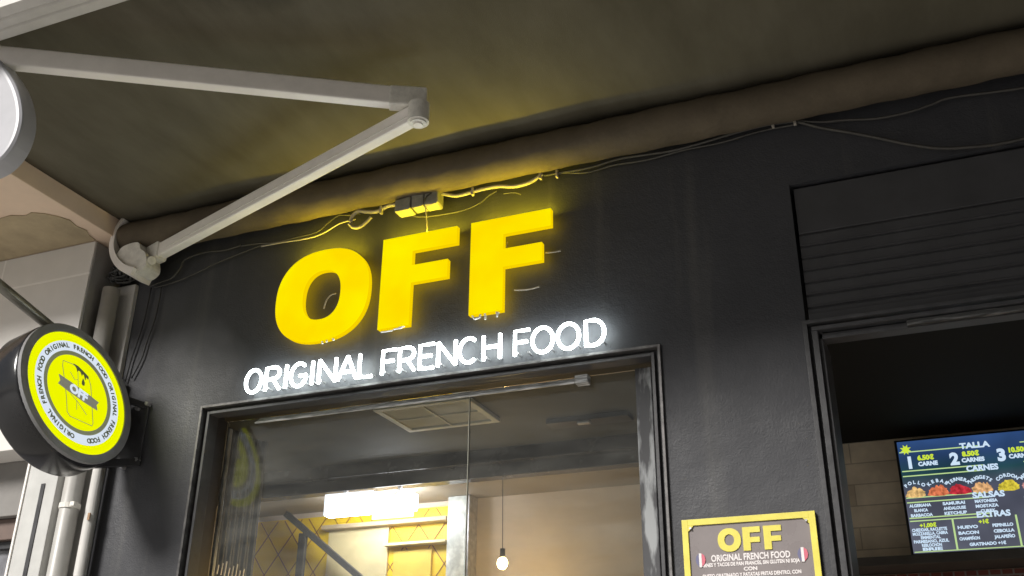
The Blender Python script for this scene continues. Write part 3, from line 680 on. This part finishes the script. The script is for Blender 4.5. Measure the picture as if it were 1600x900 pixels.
cable([(-3.365, -.016, 3.67), (-3.375, -.014, 3.498), (-3.40, -.014, 3.36), (-3.412, -.014, 3.305), (-3.425, -.014, 3.194)], .004, 'cable_black', 'thin black cable dropping down the wall, the left one of two')
# tangle of black cables above the pilaster
bm = bmesh.new()
for k in range(13):
    cx, cz, ph = -3.50 + random.uniform(-.05, .05), 3.765 + random.uniform(-.02, .025), random.uniform(0, 6)
    rx, rz = random.uniform(.05, .10), random.uniform(.015, .055)
    P = [(cx + rx * math.cos(t * .6 + ph) + random.uniform(-.01, .01), -.06 + random.uniform(-.045, .035), cz + rz * math.sin(t * .6 + ph * 1.3) + random.uniform(-.006, .006)) for t in range(10)]
    tube(bm, smooth_path(P, 4), random.choice((.0035, .005, .006)), 6)
tag(finish('cable_tangle', bm, mat('dusty black cable', (.055, .055, .055), .55, noise=(30, .4)), None, True), 'dark tangle of coiled cables on top of the pale pilaster', 'cables')
# connector box
jb = empty('connector_box', (-1.87, -.06, 3.80), 'pale grey cable connector box taped up above the first yellow F', 'junction box')
for i, (x0, x1) in enumerate(((-1.985, -1.905), (-1.900, -1.842), (-1.837, -1.772))):
    bm = bmesh.new(); z0 = 3.770 + .010 * math.sin(i * 1.4) - (.006 if i == 1 else 0); box(bm, (x0, -.098, z0), (x1, -.035, z0 + .062 + .006 * i), .008)
    for v_ in bm.verts: v_.co += Vector((random.uniform(-.002, .002), 0, random.uniform(-.003, .003)))
    finish('box_segment', bm, 'box', jb)
bm = bmesh.new()
for x in (-1.902, -1.8395): bm = bmesh.new(); box(bm, (x - .004, -.094, 3.776), (x + .004, -.04, 3.836), .001); finish('strap', bm, 'cable_grey', jb)
wire('lead', [(-1.838, -.085, 3.775), (-1.836, -.07, 3.73), (-1.834, -.06, 3.66)], .0028, 'cable_white', jb)
wire('lead', [(-1.835, -.10, 3.79), (-1.822, -.104, 3.81), (-1.80, -.102, 3.825)], .003, 'cable_black', jb)
adopt(jb)

# ------------------------------------------------------------ yellow OFF letters
off = empty('letter_sign', (-1.93, -.05, 3.45), 'large glowing yellow block letters reading OFF on the charcoal wall', 'sign')
ZB, ZT = 3.232, 3.658
H = ZT - ZB
def letter3d(name, poly, holes=()):
    bm = bmesh.new(); prism(bm, poly, lambda a, b, dd: (a, dd, b), -.066, -.040, holes)
    for f in bm.faces:
        c = f.calc_center_median()
        f.material_index = 0 if f.normal.y < -.7 else (2 if f.normal.y > .7 else (1 if f.normal.z > .86 and c.z > ZT - .12 else 3))
    return finish(name, bm, ['off_face', 'off_top_boost', 'off_back', 'off_edge'], off)
def superell(cx, cz, rx, rz, e=2.35, n=72):
    out = []
    for k in range(n):
        a = 2 * math.pi * k / n; c, s = math.cos(a), math.sin(a)
        out.append((cx + rx * math.copysign(abs(c) ** (2 / e), c), cz + rz * math.copysign(abs(s) ** (2 / e), s)))
    return out
letter3d('letter_o', superell(-2.340, (ZB + ZT) / 2 - .002, .238, .222), [superell(-2.340, (ZB + ZT) / 2 - .002, .096, .118)])
def Fpoly(x0, W):
    s = x0 + .415 * W
    return [(x0, ZB), (s, ZB), (s, ZT - .545 * H), (x0 + .89 * W, ZT - .545 * H), (x0 + .89 * W, ZT - .35 * H), (s, ZT - .35 * H), (s, ZT - .19 * H), (x0 + W, ZT - .19 * H), (x0 + W, ZT), (x0, ZT)]
letter3d('letter_f', Fpoly(-2.045, .358)); letter3d('letter_f', Fpoly(-1.622, .360))
# stand-off pins and the leads that stick out round the letters
bm = bmesh.new()
for x, z in ((-2.50, 3.45), (-2.18, 3.45), (-2.34, 3.62), (-2.34, 3.26), (-1.98, 3.3), (-1.98, 3.6), (-1.75, 3.62), (-1.80, 3.46), (-1.55, 3.3), (-1.55, 3.6), (-1.33, 3.62), (-1.38, 3.46)):
    bm = bmesh.new(); tube(bm, [(x, -.041, z), (x, .003, z)], .006, 8); finish('standoff_pin', bm, 'alu', off)
for i, P in enumerate(([(-2.352, -.02, 3.395), (-2.335, -.03, 3.43), (-2.315, -.03, 3.452), (-2.295, -.02, 3.462)], [(-1.468, -.03, 3.555), (-1.465, -.04, 3.525), (-1.445, -.03, 3.505)],
          [(-1.30, -.025, 3.478), (-1.27, -.03, 3.472), (-1.235, -.025, 3.475)], [(-1.44, -.02, 3.335), (-1.38, -.02, 3.328), (-1.33, -.02, 3.332)])):
    wire('lead', P, .0035, 'cable_white', off)
M['clip'] = mat('white reflection', (.8, .8, .8), .4)  # short pale bars imitating neon reflections under the letters
def dr(x, z, dx, dz, r=.0045):
    bm = bmesh.new(); tube(bm, [(x, -.058, z), (x + dx, -.058, z + dz)], r, 7); finish('neon_reflection', bm, 'clip', off)  # 'clip' material here is the white neon reflection
for a in ((-2.322, 3.245, .006, -.035), (-2.297, 3.245, .002, -.030), (-2.275, 3.25, .014, -.032), (-2.247, 3.262, .012, -.022), (-2.03, 3.222, .055, -.001, .0035), (-1.97, 3.226, .040, .002, .0035), (-1.945, 3.231, .025, .003),
          (-1.608, 3.232, .010, -.016), (-1.598, 3.216, .022, .002), (-1.576, 3.218, .004, .014), (-1.552, 3.232, .002, -.026), (-1.500, 3.232, .002, -.022), (-1.490, 3.226, -.012, .002)): dr(*a)
adopt(off)

# ------------------------------------------------------------ white neon line
ns = empty('neon_sign', (-1.9, -.04, 3.03), 'white neon lettering reading ORIGINAL FRENCH FOOD above the entrance', 'neon sign')
def arc(cx, cz, rx, rz, a0, a1, n=18): return [(cx + rx * math.cos(R(a0 + (a1 - a0) * k / n)), cz + rz * math.sin(R(a0 + (a1 - a0) * k / n))) for k in range(n + 1)]
G_ = {
 'O': [arc(.5, .5, .5, .5, 0, 360, 28)],
 'R': [[(0, 0), (0, 1), (.5, 1)] + arc(.5, .74, .45, .26, 90, -90, 10) + [(0, .48)], [(.5, .48), (1, 0)]],
 'I': [[(.5, 0), (.5, 1)]],
 'G': [arc(.5, .5, .5, .5, 48, 345, 24) + [(.98, .45), (.55, .45)]],
 'N': [[(0, 0), (0, 1)], [(0, 1), (1, 0)], [(1, 0), (1, 1)]],
 'A': [[(0, 0), (.5, 1)], [(.5, 1), (1, 0)], [(.2, .33), (.8, .33)]],
 'L': [[(0, 1), (0, 0), (1, 0)]],
 'F': [[(0, 0), (0, 1), (1, 1)], [(0, .53), (.85, .53)]],
 'E': [[(1, 1), (0, 1), (0, 0), (1, 0)], [(0, .52), (.85, .52)]],
 'C': [arc(.5, .5, .5, .5, 50, 310, 24)],
 'H': [[(0, 0), (0, 1)], [(1, 0), (1, 1)], [(0, .52), (1, .52)]],
 'D': [[(0, 0), (0, 1), (.4, 1)] + arc(.4, .5, .6, .5, 90, -90, 14) + [(0, 0)]],
}
spans = [('O', -2.705, -2.625), ('R', -2.600, -2.528), ('I', -2.503, -2.491), ('G', -2.472, -2.392), ('I', -2.370, -2.358), ('N', -2.330, -2.248), ('A', -2.236, -2.146), ('L', -2.132, -2.070),
         ('F', -2.022, -1.960), ('R', -1.942, -1.872), ('E', -1.848, -1.784), ('N', -1.764, -1.686), ('C', -1.668, -1.586), ('H', -1.562, -1.490), ('F', -1.426, -1.364), ('O', -1.352, -1.266), ('O', -1.246, -1.158), ('D', -1.130, -1.056)]
NB, NH, NR = 3.037, .104, .0072
for ch, a, b in spans:
    bm = bmesh.new()
    for st_ in G_[ch]:
        P = [(a + (b - a) * u, -.042, NB + NH * v_) for u, v_ in st_]
        tube(bm, P, NR, 10)
    nf = len(bm.faces)
    for x in (a + .01, b - .008): box(bm, (x - .003, -.036, NB + .01), (x + .003, .001, NB + .016))
    bm.faces.ensure_lookup_table()
    for f in bm.faces[nf:]: f.material_index = 1
    finish('letter_' + ch.lower(), bm, ['neon', 'alu'], ns)
adopt(ns)

# ------------------------------------------------------------ round projecting sign
rs = empty('projecting_sign', (-3.3, -.38, 2.99), 'round illuminated yellow and white sign in a black drum sticking out from the wall', 'sign')
SR, TILT = .283, R(15)
nrm = Vector((math.cos(TILT), 0, math.sin(TILT))); su = Vector((0, 1, 0)); sv = nrm.cross(su) ; SC = Vector((-3.3, -.400, 2.997))
if sv.z < 0: sv = -sv
def S(a, b, dd): return SC + su * a + sv * b + nrm * dd
def ringp(name, r0, r1, d0, d1, m_, parent=rs):
    bm = bmesh.new(); prism(bm, circ(r1, 72), S, d0, d1, [circ(r0, 72)] if r0 else ()); return finish(name, bm, m_, parent)
bm = bmesh.new()                                    # drum
prev = None
for r_, dd in ((.28, -.165), (.312, -.160), (.322, -.145), (.322, -.02), (.318, -.006), (.310, 0)):
    rg = [bm.verts.new(S(a, b, dd)) for a, b in circ(r_, 80)]
    if prev:
        for k in range(80): bm.faces.new((prev[k], prev[(k + 1) % 80], rg[(k + 1) % 80], rg[k]))
    else: bm.faces.new(rg)
    prev = rg
bm.faces.new(prev); bmesh.ops.recalc_face_normals(bm, faces=bm.faces)
finish('drum', bm, 'gloss_black', rs, True)
ringp('rim', SR - .002, .318, -.012, .010, 'sign_rim')
fc = ringp('yellow_face', 0, SR - .0025, -.01, .004, 's_yellow')
ringp('white_ring', SR * .685, SR * .845, .0045, .0065, 's_white', fc)
ringp('grey_ring', SR * .617, SR * .684, .0045, .0066, 's_grey', fc)
MB_ = Matrix(((su.x, sv.x, nrm.x, 0), (su.y, sv.y, nrm.y, 0), (su.z, sv.z, nrm.z, 0), (0, 0, 0, 1)))
mes = []
phrase = 'ORIGINAL FRENCH FOOD ' * 3
Nn = len(phrase); rr_ = SR * .735
for i, ch in enumerate(phrase):
    if ch == ' ': continue
    th = R(-90 - 8 - 346 * (i + .5) / Nn)            # clockwise, starting at the bottom, tops outward
    me = text_mesh(ch, .030, .0004, .0012)
    loc = SC + su * (rr_ * math.cos(th)) + sv * (rr_ * math.sin(th)) + nrm * .0072
    rot = Matrix.Rotation(th - math.pi / 2, 4, 'Z')
    me.transform(Matrix.Translation(loc) @ MB_ @ rot); mes.append(me)
join_meshes('ring_lettering', mes, 's_ink', fc)
# wrap outline with drips, and the slanted word in the middle
bm = bmesh.new()
def line(P, r, dd=.006): tube(bm, [S(a, b, dd) for a, b in P], r, 5)
line([(-.085, .125), (-.03, .128), (.03, .112), (.062, .095), (.075, .06), (.078, -.02), (.082, -.12), (.076, -.135), (-.05, -.128), (-.066, -.112), (-.068, -.05), (-.076, .02), (-.088, .10), (-.085, .125)], .0013)
line([(-.045, .085), (-.02, .055), (.0, .062)], .0010); line([(-.045, -.02), (.0, -.05), (.045, -.092)], .0010); line([(0, .1), (0, .03)], .0010); line([(-.01, -.04), (-.012, -.085)], .0010)
finish('wrap_outline', bm, 's_grey', fc)
bm = bmesh.new()
prism(bm, [(-.025, .132), (.0, .129), (.03, .115), (.062, .098), (.058, .085), (.048, .094), (.043, .075), (.036, .098), (.028, .101), (.024, .09), (.016, .107), (.004, .110), (-.002, .100), (-.008, .118)], S, .0045, .0075)
prism(bm, [(.030, .078), (.038, .060), (.036, .046), (.028, .044), (.022, .052), (.024, .064)], S, .0045, .0075)
finish('drip', bm, 's_ink', fc)
SL = R(-14)
def slant(a, b): return (a * math.cos(SL) - b * math.sin(SL), a * math.sin(SL) + b * math.cos(SL))
bm = bmesh.new(); prism(bm, [slant(a, b) for a, b in ((-.118, .022), (-.05, .024), (.05, .024), (.118, .020), (.108, .0), (.118, -.022), (.05, -.026), (-.05, -.026), (-.112, -.022), (-.104, 0))], S, .0045, .0078)
finish('slanted_band', bm, mat('band grey', (.12, .12, .1), .5, emit=((.16, .16, .12), 1)), fc)
text('word', 'OFF', .058, Matrix.Translation(SC + nrm * .0085) @ MB_ @ Matrix.Rotation(SL, 4, 'Z') @ Matrix.Translation((0, -.020, 0)), 's_white', fc, bold=.0028)
# wall bracket: two arms and a plate
bk = empty('bracket', (0, 0, 0), None, None); bk.name = 'wall_bracket'; bk.parent = rs
bm = bmesh.new(); beam(bm, (-3.37, -.10, 3.085), (-3.275, -.008, 3.055), .02, .028, .003); finish('arm', bm, 'dark', bk); bm = bmesh.new(); beam(bm, (-3.40, -.14, 2.76), (-3.262, -.008, 2.792), .022, .034, .003); finish('arm', bm, 'dark', bk)
bx('plate', (-3.405, -.012, 2.79), (-3.262, -.002, 3.06), 'frame', bk, .002)
bm = bmesh.new()
for x, z in ((-3.262, 3.062), (-3.315, 3.045), (-3.27, 2.80), (-3.345, 2.775)): bm = bmesh.new(); tube(bm, [(x, -.03, z), (x, -.002, z)], .010, 6); finish('bolt', bm, 'alu', bk)
adopt(rs)

# ------------------------------------------------------------ poster on the pier
po = empty('menu_poster', (-.585, -.012, 2.0), 'framed notice with a yellow border on the pier, headed OFF', 'poster')
PX0, PX1, PZ = -.806, -.358, 2.352
bx('board', (PX0, -.014, 1.70), (PX1, -.002, PZ), 'poster', po, .002)
bm = bmesh.new(); bw = .021
box(bm, (PX0, -.020, 1.70), (PX0 + bw, -.0145, PZ), .001); box(bm, (PX1 - bw, -.020, 1.70), (PX1, -.0145, PZ), .001); box(bm, (PX0 + bw, -.020, PZ - bw), (PX1 - bw, -.0145, PZ), .001)
prism(bm, [(PX0 + bw, PZ - bw), (PX0 + bw + .02, PZ - bw), (PX0 + bw, PZ - bw - .02)], lambda a, b, dd: (a, dd, b), -.0195, -.015)
prism(bm, [(PX1 - bw, PZ - bw), (PX1 - bw - .02, PZ - bw), (PX1 - bw, PZ - bw - .02)], lambda a, b, dd: (a, dd, b), -.0195, -.015)
finish('border', bm, 'poster_yellow', po)
bm = bmesh.new()
for x in (PX0 + .03, PX1 - .03): bm = bmesh.new(); tube(bm, [(x, -.024, PZ - .030), (x, -.018, PZ - .030)], .004, 10); finish('screw', bm, 'alu', po)
def poff(cx, z0, h):
    bm = bmesh.new(); W = h * .86; gx = h * .10
    prism(bm, superell(cx - W - gx + h * .0, z0 + h / 2, h * .50, h * .5, 2.2, 40), lambda a, b, dd: (a, dd, b), -.0175, -.0142, [superell(cx - W - gx, z0 + h / 2, h * .21, h * .24, 2.1, 40)])
    for x0 in (cx - W / 2 - gx * .2 + .006, cx + W / 2 + gx * .9):
        s = x0 + .42 * W * .86; W2 = W * .88
        prism(bm, [(x0, z0), (s, z0), (s, z0 + .34 * h), (x0 + .95 * W2, z0 + .34 * h), (x0 + .95 * W2, z0 + .56 * h), (s, z0 + .56 * h), (s, z0 + .76 * h), (x0 + W2, z0 + .76 * h), (x0 + W2, z0 + h), (x0, z0 + h)], lambda a, b, dd: (a, dd, b), -.0175, -.0142)
    finish('heading', bm, 'poster_yellow', po)
poff(-.572, 2.236, .078)
text('subheading', 'ORIGINAL FRENCH FOOD', .030, wt(-.582, -.0145, 2.207), 'poster_white', po, bold=.0009, width=.262)
for i, (s, z, w_) in enumerate((('CARNES Y TACOS DE PAN FRANCÉS, SIN GLUTEN NI SOJA Y', 2.190, .345), ('CON', 2.172, .045), ('QUESO GRATINADO Y PATATAS FRITAS DENTRO, CON', 2.154, .325), ('SALSA', 2.136, .06), ('SERVIMOS TODOS LOS DÍAS', 2.11, .3))):
    text('small_print', s, .0165, wt(-.584, -.0145, z), 'poster_white', po, bold=.0007, width=w_)
for x in (-.750, -.412):
    fl = bx('flag', (x - .004, -.0172, 2.190), (x + .005, -.0143, 2.236), 'poster_white', po, 0)
    bm = bmesh.new(); prism(bm, [(x + .0055, 2.192), (x + .015, 2.203), (x + .018, 2.215), (x + .015, 2.228), (x + .0055, 2.236)], lambda a, b, dd: (a, dd, b), -.0172, -.0143); finish('red_stripe', bm, 'flag_red', fl)
    bm = bmesh.new(); prism(bm, [(x - .0045, 2.190), (x - .013, 2.203), (x - .016, 2.215), (x - .013, 2.226), (x - .0045, 2.236)], lambda a, b, dd: (a, dd, b), -.0172, -.0143); finish('blue_stripe', bm, 'flag_blue', fl)
adopt(po)

# ------------------------------------------------------------ menu screen in the serving window
tv = empty('menu_screen', (.25, 1.6, 2.7), 'bright wall screen showing a menu board with green lines and food pictures', 'screen')
TX0, TX1, TZ0, TZ1, TY = -.105, .715, 2.462, 2.985, 1.55
bx('casing', (TX0 - .012, TY, TZ0 - .012), (TX1 + .012, TY + .05, TZ1 + .010), 'tv_black', tv, .004)
def screen_mat():
    X = bpy.data.materials.new('screen image'); X.use_nodes = True; n = X.node_tree; n.nodes.clear()
    tc = n.nodes.new('ShaderNodeTexCoord'); t = n.nodes.new('ShaderNodeTexNoise'); t.inputs['Scale'].default_value = 5
    n.links.new(tc.outputs['Object'], t.inputs['Vector'])
    sp = n.nodes.new('ShaderNodeSeparateXYZ'); n.links.new(tc.outputs['Object'], sp.inputs[0])
    mr = n.nodes.new('ShaderNodeMapRange'); mr.inputs['From Min'].default_value = TZ0; mr.inputs['From Max'].default_value = TZ1; n.links.new(sp.outputs['Z'], mr.inputs['Value'])
    r = n.nodes.new('ShaderNodeValToRGB'); e0 = r.color_ramp.elements
    e0[0].position = 0; e0[0].color = (.075, .08, .105, 1); e0[1].position = 1; e0[1].color = (.02, .05, .14, 1)
    x = e0.new(.55); x.color = (.05, .055, .08, 1); x = e0.new(.7); x.color = (.012, .04, .05, 1); x = e0.new(.85); x.color = (.015, .035, .09, 1)
    n.links.new(mr.outputs[0], r.inputs[0])
    mr2 = n.nodes.new('ShaderNodeMapRange'); mr2.inputs['To Min'].default_value = .6; mr2.inputs['To Max'].default_value = 2.3; n.links.new(t.outputs['Fac'], mr2.inputs['Value'])
    e = n.nodes.new('ShaderNodeEmission'); o = n.nodes.new('ShaderNodeOutputMaterial')
    n.links.new(r.outputs[0], e.inputs[0]); n.links.new(mr2.outputs[0], e.inputs[1]); n.links.new(e.outputs[0], o.inputs[0]); return X
scr = bx('display', (TX0, TY - .002, TZ0), (TX1, TY - .0005, TZ1), screen_mat(), tv, 0)
EW, EG, EY = emission('screen white', (.62, .78, .95), 1), emission('screen green', (.50, .70, .30), 1), emission('screen yellow', (.62, .80, .05), 1)
def rect(bm, x0, x1, z0, z1, y=-.0035):
    box(bm, (x0, TY + y, z0), (x1, TY - .0022, z1))
CX = .335
bm = bmesh.new()
for z in (2.933, 2.842, 2.818, 2.716, 2.694, 2.622, 2.608): # rules, broken for the headings
    for a, b in ((TX0 + .005, CX - .085), (CX + .085, TX1 - .005)): rect(bm, a, b, z - .0025, z + .0025)
rect(bm, TX0 + .005, TX1 - .005, TZ0 + .004, TZ0 + .008)
for x in (.082, .345): rect(bm, x - .004, x + .004, TZ0 + .004, 2.607)
finish('rule_lines', bm, EG, scr)
for s, cx, z, w_ in (('TALLA', .23, 2.926, .13), ('CARNES', .245, 2.818, .135), ('SALSAS', .25, 2.694, .135), ('EXTRAS', .255, 2.606, .14)):
    text('heading', s, .036, wt(cx, TY - .004, z), EW, scr, bold=.0016, width=w_)
for s, p, cx in (('1', '6,50€', -.06), ('2', '8,50€', .135), ('3', '10,50€', .335)):
    text('size_number', s, .075, wt(cx, TY - .004, 2.856), EW, scr, bold=.004)
    text('price', p, .030, wt(cx + .072, TY - .004, 2.890), EY, scr, bold=.0018)
    text('caption', 'CARNE' if s == '1' else 'CARNES', .026, wt(cx + .078, TY - .004, 2.862), EW, scr, bold=.0014)
foods = [(-.055, (.85, .55, .22)), (.045, (.80, .22, .10)), (.135, (.62, .04, .06)), (.23, (.85, .48, .22)), (.34, (.75, .62, .06)), (.44, (.75, .35, .32)), (.54, (.7, .4, .15)), (.64, (.6, .3, .1))]
for i, (cx, c) in enumerate(foods):
    bm = bmesh.new(); P = []
    for k in range(22):
        a = math.pi * k / 21; P.append((cx + .046 * math.cos(a) * (1 + random.uniform(-.12, .12)), 2.722 + .040 * math.sin(a) * (1 + random.uniform(-.18, .18))))
    prism(bm, P + [(cx - .02, 2.716), (cx + .02, 2.715)], lambda a, b, dd: (a, dd, b), TY - .0042, TY - .0022)
    Xm = bpy.data.materials.new('food picture'); Xm.use_nodes = True; n = Xm.node_tree; n.nodes.clear()
    tc = n.nodes.new('ShaderNodeTexCoord'); t = n.nodes.new('ShaderNodeTexNoise'); t.inputs['Scale'].default_value = 55; n.links.new(tc.outputs['Object'], t.inputs['Vector'])
    r = n.nodes.new('ShaderNodeValToRGB'); r.color_ramp.elements[0].position = .35; r.color_ramp.elements[1].position = .65
    r.color_ramp.elements[0].color = (*[q * .45 for q in c], 1); r.color_ramp.elements[1].color = (*[min(1, q * 1.15) for q in c], 1)
    e = n.nodes.new('ShaderNodeEmission'); o = n.nodes.new('ShaderNodeOutputMaterial'); n.links.new(t.outputs['Fac'], r.inputs[0]); n.links.new(r.outputs[0], e.inputs[0]); n.links.new(e.outputs[0], o.inputs[0])
    finish('food_picture', bm, Xm, scr)
    # caption bent over each picture
    word = ('POLLO', 'KEBAB', 'TERNERA', 'NUGGETS', 'CORDON', 'MERGUEZ', 'BACON', 'JAMON')[i]; mm = []
    for k, ch in enumerate(word):
        a = R(90 + 52 - 104 * (k + .5) / len(word)); me = text_mesh(ch, .021, .0005, .0010)
        me.transform(wt(cx + .050 * math.cos(a), TY - .0045, 2.730 + .050 * math.sin(a)) @ Matrix.Rotation(a - math.pi / 2, 4, 'Z')); mm.append(me)
    join_meshes('curved_caption', mm, EW, scr)
mm = []
def small(s, x, z, size=.0185, w_=None):
    me = text_mesh(s, size, .0005, .0009)
    if w_:
        xs = [q.co.x for q in me.vertices]; me.transform(Matrix.Diagonal((w_ / (max(xs) - min(xs)), 1, 1, 1)))
    me.transform(wt(x, TY - .004, z)); mm.append(me)
for x, L in ((-.045, ('ALGERIANA', 'BLANCA', 'BARBACOA')), (.10, ('SAMURAI', 'ANDALOUSE', 'KETCHUP')), (.235, ('MAYONESA', 'MOSTAZA', 'CURRY')), (.44, ('BIGGY BURGER', 'PIMIENTA', 'CHILI')), (.59, ('HARISSA', 'ALIOLI', 'QUESO'))):
    for k, s in enumerate(L): small(s, x, 2.672 - k * .0225, w_=.095 if len(s) > 6 else .06)
for x, L in ((-.022, ('CHEDDAR, RACLETTE', 'MOZZARELLA, CABRA', 'EMMENTAL', 'PARMESANO, AZUL', 'REBLOCHON', 'BRIE')), (.140, ('HUEVO', 'BACON', 'CHAMPIÑON')), (.285, ('PEPINILLO', 'CEBOLLA', 'JALAPEÑO')), (.42, ('PATATAS', 'REFRESCO', 'POSTRE', 'MENU')), (.60, ('NUGGETS', 'TENDERS', 'AROS'))):
    for k, s in enumerate(L): small(s, x, 2.560 - k * (.0175 if x < 0 else .0255), w_=.15 if len(s) > 13 else .085)
small('GRATINADO +1€', .21, 2.482, w_=.15)
join_meshes('small_lettering', mm, EW, scr)
for x, s in ((-.025, '+1,00€'), (.21, '+1€'), (.50, '+2€')): text('price', s, .024, wt(x, TY - .004, 2.578), EY, scr, bold=.0012)
bm = bmesh.new(); prism(bm, [(TX0 + .035 + (.026 if k % 2 else .013) * math.cos(math.pi * k / 8), 2.945 + (.026 if k % 2 else .013) * math.sin(math.pi * k / 8)) for k in range(16)], lambda a, b, dd: (a, dd, b), TY - .0045, TY - .0022)
finish('badge', bm, EY, scr)
adopt(tv)
sf = tag(bx('wall_shelf', (-.5, 1.44, 2.40), (3.3, 1.698, 2.440), mat('dark shelf', (.09, .08, .07), .5, noise=(9, .2)), None), 'long dark shelf on the wall below the menu screen', 'shelf')
bx('red_tile_band', (-.56, 1.685, 1.8), (3.4, 1.699, 2.395), 'redbrick', shop, 0)
